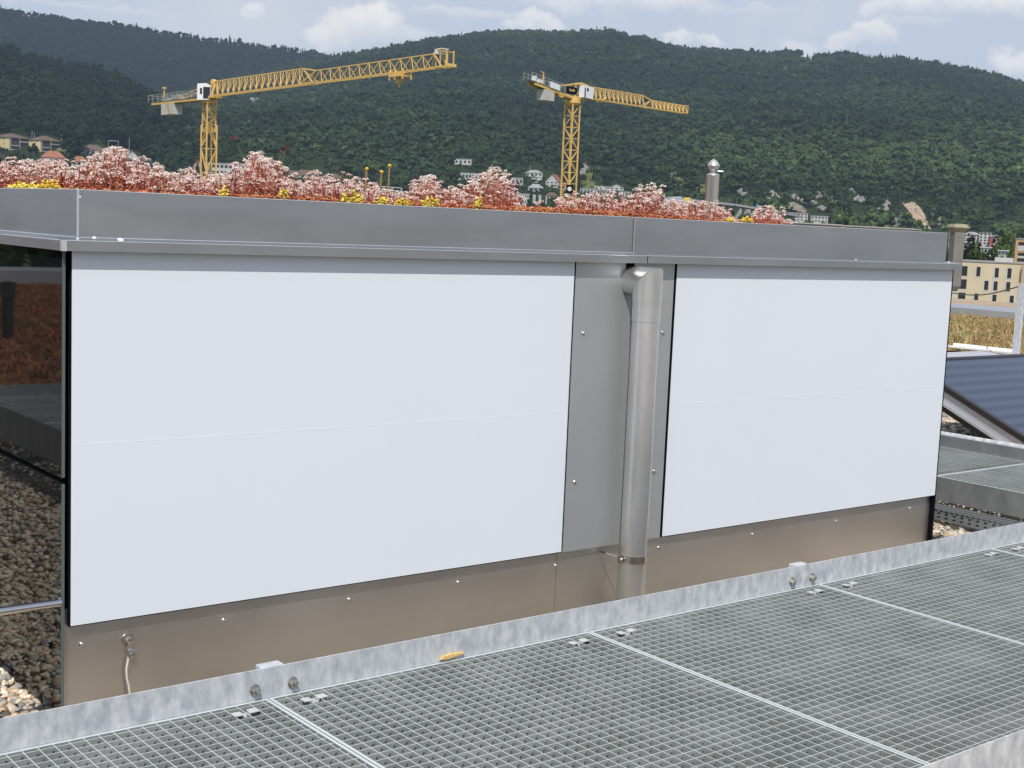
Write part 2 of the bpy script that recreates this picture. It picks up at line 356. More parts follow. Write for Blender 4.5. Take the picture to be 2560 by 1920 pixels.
for k in range(-2, 5):
    o = thing('walkway_grating', LAB[k], 'grating', tuple(walk(x0 + k * PITCH + .0015, -.0015)), WR, 'grating panels of the walkway')
    if gm is None:
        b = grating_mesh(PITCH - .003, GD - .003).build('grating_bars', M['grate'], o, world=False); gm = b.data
        c = clip_mesh().build('clip', M['clip'], o, world=False); cm = c.data; c.location = (.090, -.058, 0)
    else:
        b = bpy.data.objects.new('grating_bars', gm); C.objects.link(b); b.parent = o
        c = bpy.data.objects.new('clip', cm); C.objects.link(c); c.parent = o; c.location = (.090, -.058, 0)
    for (cx, cy) in ((PITCH - .09, -.058), (.09, -GD + .060), (PITCH - .09, -GD + .060)):
        c = bpy.data.objects.new('clip', cm); C.objects.link(c); c.parent = o; c.location = (cx, cy, 0)
# dried ochre foam smeared on the toe board
mb = MB(); pts = []
px = [on_y(u, v, WY - .002) for u, v in [(1103, 1651), (1112, 1641), (1130, 1636), (1148, 1633), (1163, 1631), (1166, 1636), (1150, 1642), (1135, 1646), (1120, 1652)]]
cs = [walk(p[0] - .86, -.001, p[2] - GZ) for p in px]
mb.prism(cs, (0, -.007, 0)); tag(mb.build('foam_smear', M['ochre'], bevel=.002), 'ochre smear of dried foam stuck to the foot of the toe board', 'foam')
# ------------------------------------------------------------------ rooftop box
D = 3.40
XL, XR = .3657 * D, 1.4905 * D
XM0, XM1 = .8617 * D, 1.0023 * D
ZB = E - .3220 * D; ZT = E - .104
YB = 6.4
SK = D + .022
bx = thing('rooftop_box', 'white panelled rooftop box with metal rim and sedum growing on top', 'rooftop box', (3.15, 4.9, 0))
for (a, b, lab) in ((XL, XM0, 'wide white panel left of the rain pipe'), (XM1, XR, 'narrower white panel right of the rain pipe')):
    o = MB().box((a, D, ZB), (b, D + .0011, ZT)).build('white_panel', M['white'], bx); o['label'] = lab
    zj = E - (.1805 if a == XL else .1795) * D
    MB().box((a + .0005, D - .0003, zj - .0008), (b - .0005, D + .0005, zj + .0008)).build('panel_joint', M['joint'], o)
    MB().box((a - .003, D + .0012, ZB - .003), (b + .003, D + .016, ZT)).build('panel_gasket', M['black'], o)
# black reveal behind the panels, skirt below
MB().box((XL - .013, SK + .012, .32), (XR + .004, SK + .03, ZT)).build('backing', M['black'], bx)
for (a, b) in ((1.229, 2.9285), (2.930, 5.066)):
    MB().box((a, SK, -.12), (b, SK + .0025, ZB + .042)).build('skirt_panel', M['skirt'], bx)
# metal infill round the rain pipe
PX, PY, PR = 3.1935, 3.323, .0470
mb = MB(); yy = D + .0035
mb.prism([(XM0 + .0095, yy, ZB - .004), (PX + .010, yy, ZB - .004), (PX + .010, yy, E - .33), (PX - .030, yy, E - .175), (PX - .030, yy, ZT), (XM0 + .0095, yy, ZT)], (0, .002, 0))
mb.build('infill_sheet', M['alu'], bx)
MB().box((PX + .012, yy + .001, ZB - .003), (XM1 - .0085, yy + .003, ZT)).build('infill_sheet', M['alu'], bx)
MB().box((PX - .05, yy + .0035, ZB), (PX + .011, yy + .0055, E - .14)).build('infill_backing', M['alu'], bx)
# rim: upper fascia, sloping ledge, drip edge
FY, FT, FB = 3.425, E + .0435, E - .079
DY, DT, DB = 3.372, E - .0855, E - .1115
FX0, FX1 = 1.266, 5.043; DX0, DX1 = 1.2085, 5.0845; FS, DS = 3.213, 3.232
def fascia(a, b, y, first):
    g = MB(); g.box((a, y, FB), (b, y + .002, FT)); g.box((a, y + .002, FT - .002), (b, y + .022, FT)); return g
o = fascia(FX0, FS, FY, 1).build('fascia', M['steel'], bx); o['label'] = 'long fascia sheet left of the seam'
o = fascia(FS - .001, FX1, FY - .0025, 0).build('fascia', M['steel'], bx); o['label'] = 'shorter fascia sheet right of the seam'
MB().box((FX0, FY + .003, FB), (FX0 + .002, YB, FT)).box((FX0 + .002, FY + .024, FT - .002), (FX0 + .022, YB, FT)).build('fascia', M['steel'], bx)['label'] = 'fascia sheet of the left side'
MB().box((FX1 - .002, FY + .001, FB), (FX1, YB, FT)).build('fascia', M['steel'], bx)
def ledge(a, b, y0, y1, dz=0):
    g = MB(); g.prism([(a, y0, DB + dz), (a, y0, DT + dz), (a, y1, FB + .001 + dz), (a, y1, FB - .0015 + dz), (a, y0 + .002, DT - .002 + dz), (a, y0 + .002, DB + dz)], (b - a, 0, 0))
    g.box((a, y0 + .0021, DB + dz), (b, y0 + .014, DB + .0015 + dz)); return g
ledge(DX0 + .004, DS, DY, FY - .003).build('drip_edge', M['steel'], bx)['label'] = 'drip edge left of the rain pipe'
ledge(DS + .002, DX1, DY - .002, FY - .003, .0008).build('drip_edge', M['steel'], bx)
g = MB(); g.prism([(DX0, DY + .004, DB), (DX0, DY + .004, DT), (FX0, FY, FB + .001), (FX0, FY, FB - .0015), (DX0 + .002, DY + .006, DT - .002), (DX0 + .002, DY + .006, DB)], (0, YB - FY, 0))
g.build('drip_edge', M['steel'], bx)['label'] = 'drip edge of the left side'
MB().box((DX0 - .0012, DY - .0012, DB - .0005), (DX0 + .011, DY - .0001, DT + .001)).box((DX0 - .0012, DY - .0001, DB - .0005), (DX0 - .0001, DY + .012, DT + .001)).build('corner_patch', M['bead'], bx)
MB().tube([(FX0 + .001, FY - .001, FB), (FX0 + .001, FY - .001, FT)], .0035, 8).build('corner_seam', M['rail'], bx)
MB().bar((FS - .002, FY - .0035, FB), (FS - .002, FY - .0035, FT), .003, .002).build('fascia_seam', M['rail'], bx)
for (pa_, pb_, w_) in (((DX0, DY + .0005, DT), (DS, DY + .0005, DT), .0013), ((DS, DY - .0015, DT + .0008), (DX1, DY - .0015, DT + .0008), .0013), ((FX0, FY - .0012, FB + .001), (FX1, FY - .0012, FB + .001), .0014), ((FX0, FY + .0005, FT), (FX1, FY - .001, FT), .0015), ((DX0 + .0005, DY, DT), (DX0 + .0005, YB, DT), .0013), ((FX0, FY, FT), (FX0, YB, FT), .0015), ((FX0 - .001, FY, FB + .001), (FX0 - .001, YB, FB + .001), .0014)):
    MB().tube([pa_, pb_], w_, 8).build('folded_bead', M['bead'], bx, smooth=True)  # rolled folds; brighter steel puts their highlight lines into the colour
MB().box((DX0 + .03, DY + .02, DB + .0), (DX1 - .03, D + .03, DB + .004)).build('rim_soffit', M['alu'], bx)
# side glass
GX = .3585 * D
for (z0, z1, lab) in ((E - .698, ZT + .002, 'upper dark glass pane'), (E - 1.318, E - .713, 'lower dark glass pane')):
    o = MB().box((GX, D + .004, z0), (GX + .0085, YB, z1)).build('side_glass', M['glass'], bx); o['label'] = lab
    MB().box((GX + .0003, D + .0015, z0 + .001), (GX + .0082, D + .0039, z1 - .001)).build('glass_edge', M['gedge'], o)
MB().box((GX + .0088, D + .03, .062), (GX + .02, YB, ZT)).build('side_backing', M['black'], bx)
MB().box((5.0685, D + .003, .0), (5.080, YB, ZT)).build('side_glass', M['black'], bx)
MB().box((FX0 + .03, FY + .03, E - .10), (FX1 - .01, YB - .01, E + .020)).build('planting_tray', M['soil'], bx)
MB().box((1.24, SK + .04, .062), (5.06, YB, E - .105)).box((1.42, SK + .04, -.1), (5.06, YB, .061)).build('box_core', M['black'], bx)
# rivets
for (u, v) in ((204, 1611), (560, 1551), (873, 1499), (1145, 1456), (1389, 1414), (1647, 1369), (1881, 1336), (2090, 1303), (2274, 1271)):
    p = on_y(u, v, SK); MB().lathe((p[0], SK + .0005, p[2]), [(.0076, 0), (.0071, .0024), (.0047, .0050), (.0015, .0060)], 14, (0, -1, 0)).build('rivet', M['bright'], bx, smooth=True)
for (u, v) in ((1458, 833), (1437, 1205), (1657, 831), (1635, 1178)):
    p = on_y(u, v, yy); MB().lathe((p[0], yy + .0005, p[2]), [(.0076, 0), (.0071, .0024), (.0047, .0050), (.0015, .0060)], 14, (0, -1, 0)).build('rivet', M['bright'], bx, smooth=True)
for (u, v, w) in ((200, 492, .0035), (236, 594, .006), (302, 599, .009), (195, 597, .004), (2140, 649, .004), (2372, 655, .005)):
    p = on_y(u, v, FY - (.002 if v < 550 else .03)); MB().lathe(p, [(w, -.001), (w * .8, .001), (w * .3, .002)], 8, (0, -.5, .8)).build('bird_dropping', M['cabw'], bx)  # small white bird droppings on ledge and fascia
# ------------------------------------------------------------------ rain pipe
rp = thing('rain_pipe', 'round stainless rain pipe with elbow running down between the white panels', 'rain pipe', (PX, PY, 0))
def zpx(u, v, y): return on_y(u, v, y)[2]
ZE = zpx(1615, 757, PY - .06); ZS = zpx(1615, 808, PY - .06); ZC = zpx(1580, 1408, PY - .06); ZA = E - .123 - PR - .003
n = 40
def ring(z, r): return [(PX + r * math.cos(2 * math.pi * k / n), PY + r * math.sin(2 * math.pi * k / n), z) for k in range(n)]
def skin(rings, g=None):
    g = g or MB(); b = len(g.v)
    for R_ in rings: g.v += [tuple(p) for p in R_]
    for i in range(len(rings) - 1):
        for k in range(n):
            k2 = (k + 1) % n; g.f.append((b + i * n + k, b + i * n + k2, b + (i + 1) * n + k2, b + (i + 1) * n + k))
    return g
skin([ring(.0, PR), ring(ZS + .002, PR)]).build('pipe', M['pipe'], rp, smooth=True)
skin([ring(ZS, PR), ring(ZS + .001, PR + .0018), ring(ZE, PR + .0018)]).build('pipe_socket', M['pipe'], rp, smooth=True)
re = PR + .0032
mit = [(x, y, ZA - (y - PY)) for (x, y, z) in ring(0, re)]
hor = [(x, D + .04, ZA - (y - PY)) for (x, y, z) in ring(0, re)]
ml = [(PX + (x - PX) * 1.012, PY + (y - PY) * 1.012, ZA - (y - PY) * 1.012) for (x, y, z) in ring(0, re)]
skin([ring(ZE - .001, re), ring(ZE + .0005, re), mit]).build('elbow', M['pipe'], rp, smooth=True)
skin([mit, hor]).build('elbow', M['pipe'], rp, smooth=True)
g = MB(); g.tube(ml + [ml[0]], .0010, 6, False); g.build('weld_seam', M['bright'], rp, smooth=True)
g = skin([ring(ZC - .0125, PR + .0005), ring(ZC - .0125, PR + .0022), ring(ZC + .0125, PR + .0022), ring(ZC + .0125, PR + .0005)])
cl = g.build('pipe_clamp', M['bright'], rp, smooth=True)
for s in (-1, 1):
    MB().box((PX + s * (PR + .011) - .009, PY + .003, ZC - .0125), (PX + s * (PR + .011) + .009, PY + .006, ZC + .0125)).box((PX + s * (PR + .011) - .009, PY - .002, ZC - .0125), (PX + s * (PR + .011) + .009, PY + .001, ZC + .0125)).build('clamp_ear', M['bolt'], cl)
    MB().lathe((PX + s * (PR + .013), PY - .003, ZC), [(.0055, 0), (.0055, .004), (.003, .006)], 6, (0, -1, 0)).build('clamp_screw', M['bright'], cl)
MB().tube([(PX - PR - .016, PY + .006, ZC + .006), (PX - PR - .03, D + .02, ZC + .010)], .0035, 8).build('clamp_rod', M['bright'], cl)
# ------------------------------------------------------------------ earthing clamp and cable
p = on_y(318, 1598, SK); q = on_y(322, 1632, SK)
ec = thing('earthing_clamp', 'steel earthing clamp with pale cable on the skirt at the left end of the box', 'earthing clamp', tuple(p))
MB().lathe((p[0], SK - .0005, p[2]), [(.0170, 0), (.0165, .003), (.008, .004)], 18, (0, -1, 0)).build('washer', M['bolt'], ec, smooth=True)
MB().lathe((p[0] + .001, SK - .004, p[2] + .001), [(.0100, 0), (.0100, .007), (.005, .0095)], 6, (0, -1, 0)).build('nut', M['bolt'], ec)
MB().obox((p[0] + .003, SK - .009, p[2] - .016), (.0075, .002, 0), (0, .0035, .001), (.002, -.001, .012)).obox((q[0] + .001, SK - .012, q[2] + .002), (.0090, .001, 0), (0, .0065, 0), (0, 0, .0115)).build('lug', M['bright'], ec, bevel=.002)
MB().lathe((q[0] + .004, SK - .019, q[2] + .001), [(.0065, 0), (.0060, .005), (.002, .0055)], 6, (-.2, -1, 0)).build('lug_screw', M['bolt'], ec)
cp = [on_y(u, v, SK - .012 - .0001 * i * i) for i, (u, v) in enumerate([(322, 1640), (319, 1656), (316, 1672), (317, 1695), (322, 1715), (325, 1738), (328, 1765), (336, 1800)])]
MB().tube(cp, .0032, 8).build('cable', mat('cable_sheath', (.68, .62, .54), .5), ec, smooth=True)
# ------------------------------------------------------------------ rod leaving the left corner
zr = E - 1.030
sr = thing('steel_rod', 'straight bare steel rod reaching out to the left from the corner of the box', 'rod', (.4, 3.41, 0))
MB().tube([(GX + .001, 3.408, zr), (-.6, 3.408, zr)], .0112, 16).build('rod', M['bright'], sr, smooth=True)
MB().tube([(GX - .004, 3.408, zr + .012), (GX + .003, 3.408, zr + .012)], .0035, 8).build('end_screw', M['bright'], sr)
MB().tube([(-.58, 3.408, 0), (-.58, 3.408, zr)], .0098, 12).build('rod_leg', M['bright'], sr, smooth=True)
# ------------------------------------------------------------------ the roof we stand on
GROUND = -17.0
MB().box((-14, -9, GROUND - .5), (26.2, 27, -.06)).build('building_block', M['concrete'])
tag(bpy.data.objects['building_block'], 'our own flat roofed building under the gravel and the walkways', 'building')
MB().add([(-14, -9, -.055), (14.7, -9, -.055), (14.7, 9.25, -.055), (-14, 9.25, -.055)], [(0, 1, 2, 3)]).build('gravel_roof', M['gravel'])['kind'] = 'structure'
PEB = np.array([(.60, .52, .40), (.52, .42, .30), (.44, .39, .33), (.36, .33, .30), (.62, .56, .47), (.50, .37, .25), (.30, .29, .28), (.66, .60, .50), (.40, .22, .14), (.47, .44, .40)])
PW = np.array([.18, .16, .12, .10, .13, .1, .06, .08, .03, .04]); PW /= PW.sum()
def pebbles(x0, x1, y0, y1, dens, r0, r1, base, keep=None):
    n = int((x1 - x0) * (y1 - y0) * dens); P = np.stack([rng.uniform(x0, x1, n), rng.uniform(y0, y1, n), np.zeros(n)], 1)
    if keep is not None: P = P[keep(P)]; n = len(P)
    s = rng.uniform(r0, r1, n) * np.exp(.25 * rng.standard_normal(n))
    sc = np.stack([s * rng.uniform(.9, 1.35, n), s * rng.uniform(.75, 1.1, n), s * rng.uniform(.5, .8, n)], 1)
    P[:, 2] = -.045 + rng.uniform(0, .034, n)
    V, T = scatter(base, P, sc, randrot(n, .5), .06)
    c = PEB[rng.choice(len(PEB), n, p=PW)] * np.exp(.16 * rng.standard_normal((n, 1))); c = np.repeat(c, len(base[0]), 0)
    return V, T, c
out = lambda P: ~((P[:, 0] > 1.26) & (P[:, 1] > 3.45))
V, T, c = merge([pebbles(.25, 1.30, 2.78, 4.9, 6200, .0075, .0125, IC1), pebbles(-1.2, 1.2, 4.9, 8.9, 3000, .009, .0145, IC0), pebbles(-.6, .25, 3.0, 4.9, 3600, .008, .013, IC0),
                 pebbles(1.30, 5.6, 2.78, 3.40, 1400, .013, .019, IC0), pebbles(1.235, 1.41, 3.46, 4.4, 5200, .008, .013, IC0)])
o = link_mesh('pebbles', np_mesh('pebbles', V, T, c, True), M['pebble']); tag(o, 'loose rounded pebbles left of the box and along its foot', 'pebbles', kind='stuff')
V, T, c = merge([pebbles(4.6, 6.55, 2.80, 4.6, 4200, .009, .0145, IC1), pebbles(6.7, 10.4, 4.0, 7.2, 1500, .015, .022, IC0)])
o = link_mesh('pebbles', np_mesh('pebbles', V, T, c, True), M['pebble']); tag(o, 'cream pebbles spread round the cable tray and the far walkway at the right', 'pebbles', kind='stuff')
# ------------------------------------------------------------------ far walkway at the right, running away from us
fw = thing('side_walkway', 'second galvanised walkway running away behind the right end of the box', 'walkway', (6.1, 5, 0))
MB().box((5.686, 2.80, GZ - .115), (5.690, 9.0, GZ + .001)).build('side_plate', M['galvd'], fw)
g = MB().box((6.552, 2.80, GZ - .115), (6.556, 9.0, GZ + .066)); g.build('toe_board', M['galvd'], fw)
MB().tube([(6.575, 2.8, GZ + .062), (6.575, 4.12, GZ + .062)], .022, 14).build('toe_board_rim', M['galv'], fw, smooth=True)
MB().tube([(6.575, 4.125, GZ + .062), (6.575, 9.0, GZ + .062)], .022, 14).build('toe_board_rim', M['galv'], fw, smooth=True)
for y in (3.4, 5.4, 7.4): MB().box((5.70, y, -.05), (6.54, y + .06, GZ - .04)).build('support_foot', M['galvd'], fw)
gw = 6.550 - 5.692
g2 = None
for i, (ya, lab) in enumerate(((2.81, 'grating of the far side walkway, nearer than its bright cross seam'), (3.826, 'grating of the far side walkway, beyond its bright cross seam'),
                               (4.842, 'grating of the far side walkway, hidden behind the box'))):
    o = thing('walkway_grating', lab, 'grating', (5.692, ya + 1.013, GZ), -math.pi / 2 if False else 0, 'gratings of the side walkway')
    if g2 is None:
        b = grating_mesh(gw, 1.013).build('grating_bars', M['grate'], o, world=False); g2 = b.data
    else:
        b = bpy.data.objects.new('grating_bars', g2); C.objects.link(b); b.parent = o
    c = bpy.data.objects.new('clip', cm); C.objects.link(c); c.parent = o; c.location = (gw - .06, -.05, 0)
# walkway to the left of us (seen mirrored in the dark glass)
lw = thing('mirrored_walkway', 'galvanised walkway seen mirrored in the dark side glass of the box', 'walkway', (-.3, 6, 0))
MB().box((.098, 2.80, GZ - .14), (.102, 8.05, GZ + .035)).build('side_plate', M['galvd'], lw)
MB().box((-.9, 8.02, GZ - .14), (.098, 8.024, GZ + .075)).build('end_plate', M['galvd'], lw)
MB().box((-.904, 2.80, GZ - .14), (-.900, 8.05, GZ + .035)).build('side_plate', M['galvd'], lw)
for y in (3.2, 5.2, 7.2): MB().box((-.85, y, -.05), (.05, y + .06, GZ - .04)).build('support_foot', M['galvd'], lw)
lg = grating_mesh(.994, 1.013)
lgm = None
for i in range(5):
    o = thing('walkway_grating', ['farthest grating of the walkway mirrored in the dark glass', 'second grating of the walkway mirrored in the dark glass', 'third grating of the walkway mirrored in the dark glass',
              'fourth grating of the walkway left of the photo', 'fifth grating of the walkway left of the photo'][i], 'grating', (-.898, 8.018 - 1.0165 * i, GZ), 0, 'gratings of the mirrored walkway')
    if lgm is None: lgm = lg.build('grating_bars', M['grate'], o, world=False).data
    else:
        b = bpy.data.objects.new('grating_bars', lgm); C.objects.link(b); b.parent = o
# ------------------------------------------------------------------ cable tray lying between box and walkway
ct = thing('cable_tray', 'perforated grey cable tray with slatted lid in the pebbles right of the box', 'cable tray', (5.35, 4, 0))
TZ0, TZ1 = E - 1.256, E - 1.206
MB().box((5.300, 2.9, TZ0), (5.3025, 7.5, TZ1 - .004)).box((5.415, 2.9, TZ0), (5.4175, 7.5, TZ1 - .004)).box((5.3026, 2.9, TZ0), (5.4149, 7.5, TZ0 + .002)).build('tray_body', M['galvd'], ct)
g = MB()
for y in np.arange(2.9, 5.2, .0275): g.box((5.296, y, TZ1 - .003), (5.420, y + .0165, TZ1))
g.build('slatted_lid', mat('dull_zinc_lid', (.15, .155, .15), .5, .3, var=.15, vscale=30), ct)
g = MB()
for y in np.arange(2.92, 5.2, .040):
    for z in (TZ0 + .012, TZ0 + .030): g.box((5.2992, y, z), (5.2999, y + .014, z + .006))
g.box((5.29995, 2.92, TZ0 + .0115), (5.29999, 5.2, TZ0 + .0116)); tag(g.build('slot_row', M['black'], ct), kind='stuff')
for y in (3.0, 3.9, 4.8): MB().box((5.29, y, -.05), (5.43, y + .05, TZ0 - .001)).build('tray_foot', M['stone'], ct)
# ------------------------------------------------------------------ solar collector
Mc = bpy.data.materials.new('collector_glass'); Mc.use_nodes = True; t = Mc.node_tree; b = t.nodes['Principled BSDF']; b.inputs['Roughness'].default_value = .18
b.inputs['Specular IOR Level'].default_value = .5
tcx = t.nodes.new('ShaderNodeTexCoord'); sp = t.nodes.new('ShaderNodeSeparateXYZ'); t.links.new(tcx.outputs['Object'], sp.inputs[0])
w = t.nodes.new('ShaderNodeMath'); w.operation = 'MULTIPLY'; w.inputs[1].default_value = 2 * math.pi / .102; t.links.new(sp.outputs['Y'], w.inputs[0])
w2 = t.nodes.new('ShaderNodeMath'); w2.operation = 'SINE'; t.links.new(w.outputs[0], w2.inputs[0])
mr = t.nodes.new('ShaderNodeMapRange'); mr.inputs['From Min'].default_value = -1; t.links.new(w2.outputs[0], mr.inputs['Value'])
mx = t.nodes.new('ShaderNodeMix'); mx.data_type = 'RGBA'; mx.inputs['A'].default_value = (.040, .054, .092, 1); mx.inputs['B'].default_value = (.062, .080, .122, 1)
t.links.new(mr.outputs[0], mx.inputs['Factor']); t.links.new(mx.outputs['Result'], b.inputs['Base Color'])
M['collector'] = Mc
sc_ = thing('solar_collector', 'blue striped solar collector in a black frame sloping down at the right edge', 'solar collector', (9.5, 5.1, 0))
sl_ = .42; cz = lambda y: E - .974 + sl_ * (y - 5.341)
ya, yb, xa, xb = 4.50, 5.71, 8.0, 11.2
def slab(x0, x1, y0, y1, o0, o1): return [(x0, y0, cz(y0) + o0), (x0, y1, cz(y1) + o0), (x0, y1, cz(y1) + o1), (x0, y0, cz(y0) + o1)], (x1 - x0, 0, 0)
MB().prism(*slab(xa + .045, xb, ya + .02, yb - .02, -.03, -.008)).build('absorber', Mc, sc_)
for (a, c_, e, f_) in ((xa, xa + .045, ya, yb), (xa + .045, xb, ya, ya + .03), (xa + .045, xb, yb - .03, yb)):
    MB().prism(*slab(a, c_, e, f_, -.042, .0)).build('frame_bar', M['frame'], sc_, bevel=.004)
MB().prism(*slab(xa + .02, xa + .06, ya - .1, yb - .02, -.115, -.043)).build('support_rail', M['rail'], sc_)
MB().prism(*slab(xa - .012, xa + .055, ya - .12, yb - .02, -.135, -.116)).build('support_rail', M['rail'], sc_)
MB().prism(*slab(xa + .03, xa + .08, ya - .1, yb - .02, -.19, -.137)).build('support_strut', M['frame'], sc_)
for y in (4.75, 5.55): MB().box((xa + .03, y, -.05), (xa + .08, y + .05, cz(y) - .138)).build('collector_leg', M['frame'], sc_)
# ------------------------------------------------------------------ sheet roof edge, white trim, post with cable
MB().box((13.1, 4.0, -.05), (14.45, 9.25, .10)).build('metal_roof_edge', mat('lilac_sheet', (.50, .51, .56), .5, .15, var=.1, vscale=.9)); tag(bpy.data.objects['metal_roof_edge'], 'pale lilac metal sheet roof strip beyond the solar collector', 'roof strip')
g = MB().prism([(14.50, 8.86, .10), (14.50, 9.72, .10), (14.60, 9.72, .10), (14.60, 8.86, .10)], (0, 0, .02)).prism([(14.60, 8.86, .10), (14.60, 9.72, .10), (14.63, 9.72, .15), (14.63, 8.86, .15)], (.012, 0, 0))
tag(g.build('white_trim', M['whitetrim']), 'white angled trim strip lying at the edge of the meadow roof', 'trim')
pp = on_x(2535, 888, 14.0); pt = on_x(2556, 708, 14.0)
po = thing('cable_post', 'galvanised channel post holding a thin cable at the right edge', 'post', (14, pp[1], 0))
g = MB(); y0 = on_x(2544, 800, 14.0)[1]; g.box((14.0, y0 - .036, .0), (14.006, y0 + .036, pt[2])).box((14.0061, y0 - .036, .0), (14.05, y0 - .030, pt[2])).box((14.0061, y0 + .030, .0), (14.05, y0 + .036, pt[2]))
g.build('channel', M['galv'], po)
MB().box((13.93, y0 - .1, -.05), (14.1, y0 + .1, .012)).build('base_plate', M['galvd'], po)
ca = on_x(2544, 717, 13.99); cb = on_x(2385, 733, 16.0)
cpts = [ca + (cb - ca) * s + np.array([0, 0, -.055 * math.sin(math.pi * s)]) for s in np.linspace(0, 1, 13)] + [cb + (cb - ca) * .4]
tag(MB().tube(cpts, .008, 6).build('steel_cable', M['frame'], smooth=True), 'thin dark cable sagging from the galvanised post to the left', 'cable')
# ------------------------------------------------------------------ parapets and the neighbouring flat roofs
MB().box((21.9, 2.0, -.06), (23.4, 24.8, .20)).build('parapet', M['zinc']); tag(bpy.data.objects['parapet'], 'broad light grey metal capped parapet behind the meadow roof', 'parapet')
MB().box((23.45, 2.0, -.06), (25.65, 24.8, .195)).build('sandy_roof_strip', mat('sandy', (.40, .31, .22), .95, 0, .2, var=.2, vscale=3)); tag(bpy.data.objects['sandy_roof_strip'], 'sandy gravel strip between the grey parapet and the beige building', 'roof strip')
MB().box((-14, 23.2, -.06), (21.8, 24.6, .25)).build('parapet', M['zinc']); tag(bpy.data.objects['parapet.001'], 'grey capped parapet far left, mirrored at the top of the dark glass', 'parapet')
# concrete upstands behind the sedum
a = on_y(1960, 553, 7.6); b_ = on_y(2108, 562, 7.6); c_ = on_y(2302, 573, 7.6)
for (p, q, lab) in ((a, b_, 'pale concrete upstand behind the rim, longer piece beside the pink sedum'), (b_, c_, 'pale concrete upstand behind the rim, piece at the right with the free end')):
    z1 = min(p[2], q[2])
    MB().box((p[0] - (0 if p is not a else .8), 7.6, -.05), (q[0] - .012, 7.75, z1 - .012)).box((p[0] + .001 - (0 if p is not a else .8), 7.585, z1 - .0115), (q[0] - .013, 7.765, z1)).build('concrete_upstand', M['concrete'], bevel=.004)
for o, lab in zip([o for o in bpy.data.objects if o.name.startswith('concrete_upstand')], ('pale concrete upstand behind the rim, the piece beside the pink sedum', 'pale concrete upstand behind the rim, the piece with the free right end')):
    tag(o, lab, 'upstand', 'concrete upstands')
# stone chimney with hipped cap
SD = 12.5
cq = at(2392, 600, SD); pxm = SD / F
chx, chy = cq[0], cq[1]
zc = lambda v: at(2392, v, SD)[2]
ch = thing('stone_chimney', 'grey stone chimney post with a hipped overhanging cap at the right end of the rim', 'chimney', (chx, chy, 0))
wv_ = 35 * pxm / 2; ang = math.radians(-28)
def sq(h, z): return [(chx + h * (math.cos(ang) * i - math.sin(ang) * j), chy + h * (math.sin(ang) * i + math.cos(ang) * j), z) for (i, j) in ((-1, -1), (1, -1), (1, 1), (-1, 1))]
def frust(secs):
    g = MB(); b = 0
    for (h, z) in secs: g.v += sq(h, z)
    for i in range(len(secs) - 1):
        for k in range(4): k2 = (k + 1) % 4; g.f.append((i * 4 + k, i * 4 + k2, i * 4 + 4 + k2, i * 4 + 4 + k))
    g.f.append((3, 2, 1, 0)); e = (len(secs) - 1) * 4; g.f.append((e, e + 1, e + 2, e + 3)); return g
hs = wv_ * .76
frust([(hs * .5, zc(729)), (hs, zc(716)), (hs, zc(593.5))]).build('shaft', M['stone'], ch)
off = -RW[:, 0] * 15 * pxm
MB().bar((chx + off[0], chy + off[1], -.05), (chx + off[0], chy + off[1], zc(722)), hs * .5).bar((chx + off[0], chy + off[1], zc(721)), (chx, chy, zc(721)), hs * .4).build('bracket', M['stone'], ch)
frust([(hs * 1.03, zc(593)), (hs * 1.0, zc(580))]).build('neck', M['stone'], ch)
frust([(hs * 1.02, zc(579.8)), (hs * 1.55, zc(570)), (hs * 1.58, zc(568)), (hs * 1.05, zc(560))]).build('cap', M['stonecap'], ch)
# silver vent pipe with onion cowl
VD = 9.0; vq = at(1780, 480, VD); px_ = VD / F; zv = lambda v: at(1783, v, VD)[2]
vp = thing('vent_pipe', 'silver vent pipe with pointed onion cowl standing behind the sedum', 'vent pipe', (vq[0], vq[1], 0))
rr = 16.2 * px_
MB().lathe((vq[0], vq[1], 0), [(rr, 0), (rr, zv(438) - .002), (rr * 1.03, zv(438)), (rr * 1.0, zv(437)), (rr * .42, zv(432.5)), (rr * .30, zv(431))], 32).build('pipe', M['vent'], vp, smooth=True)
MB().lathe((vq[0], vq[1], 0), [(rr * .30, zv(431)), (rr * .30, zv(428.5)), (rr * .50, zv(427)), (rr * .80, zv(421)), (rr * .95, zv(414.5)), (rr * .78, zv(408)), (rr * .46, zv(401.5)), (rr * .10, zv(398))], 32).build('cowl', M['vent'], vp, smooth=True)
MB().tube([np.array([vq[0], vq[1], zv(428)]), np.array([vq[0], vq[1], zv(428)]) + RW[:, 0] * 25 * px_ + np.array([0, 0, -.003])], .005, 8).build('stub_rod', M['vent'], vp)
# ------------------------------------------------------------------ dry meadow roof (right) and red sedum roof (mirrored)
def bumpy(x0, x1, y0, y1, st, z, amp, name, mt_):
    xs = np.arange(x0, x1 + st, st); ys = np.arange(y0, y1 + st, st); X, Y = np.meshgrid(xs, ys); Z = z + amp * (np.sin(X * 2.1 + 3 * np.sin(Y * .9)) * np.sin(Y * 1.7 + X * .4) * .5 + .25 * rng.standard_normal(X.shape))
    V = np.stack([X, Y, Z], -1).reshape(-1, 3); nx, ny = len(xs), len(ys); i = np.arange(nx - 1)[None] + nx * np.arange(ny - 1)[:, None]
    T = np.stack([i, i + 1, i + nx + 1, i + nx], -1).reshape(-1, 4); o = link_mesh(name, np_mesh(name, V, T, None, True), mt_); o['kind'] = 'structure'; return o
M['meadow'] = mat('meadow_soil', (.33, .21, .10), .95, 0, .1, col2=(.22, .20, .09), vscale=.9, bump=.03, bscale=9)
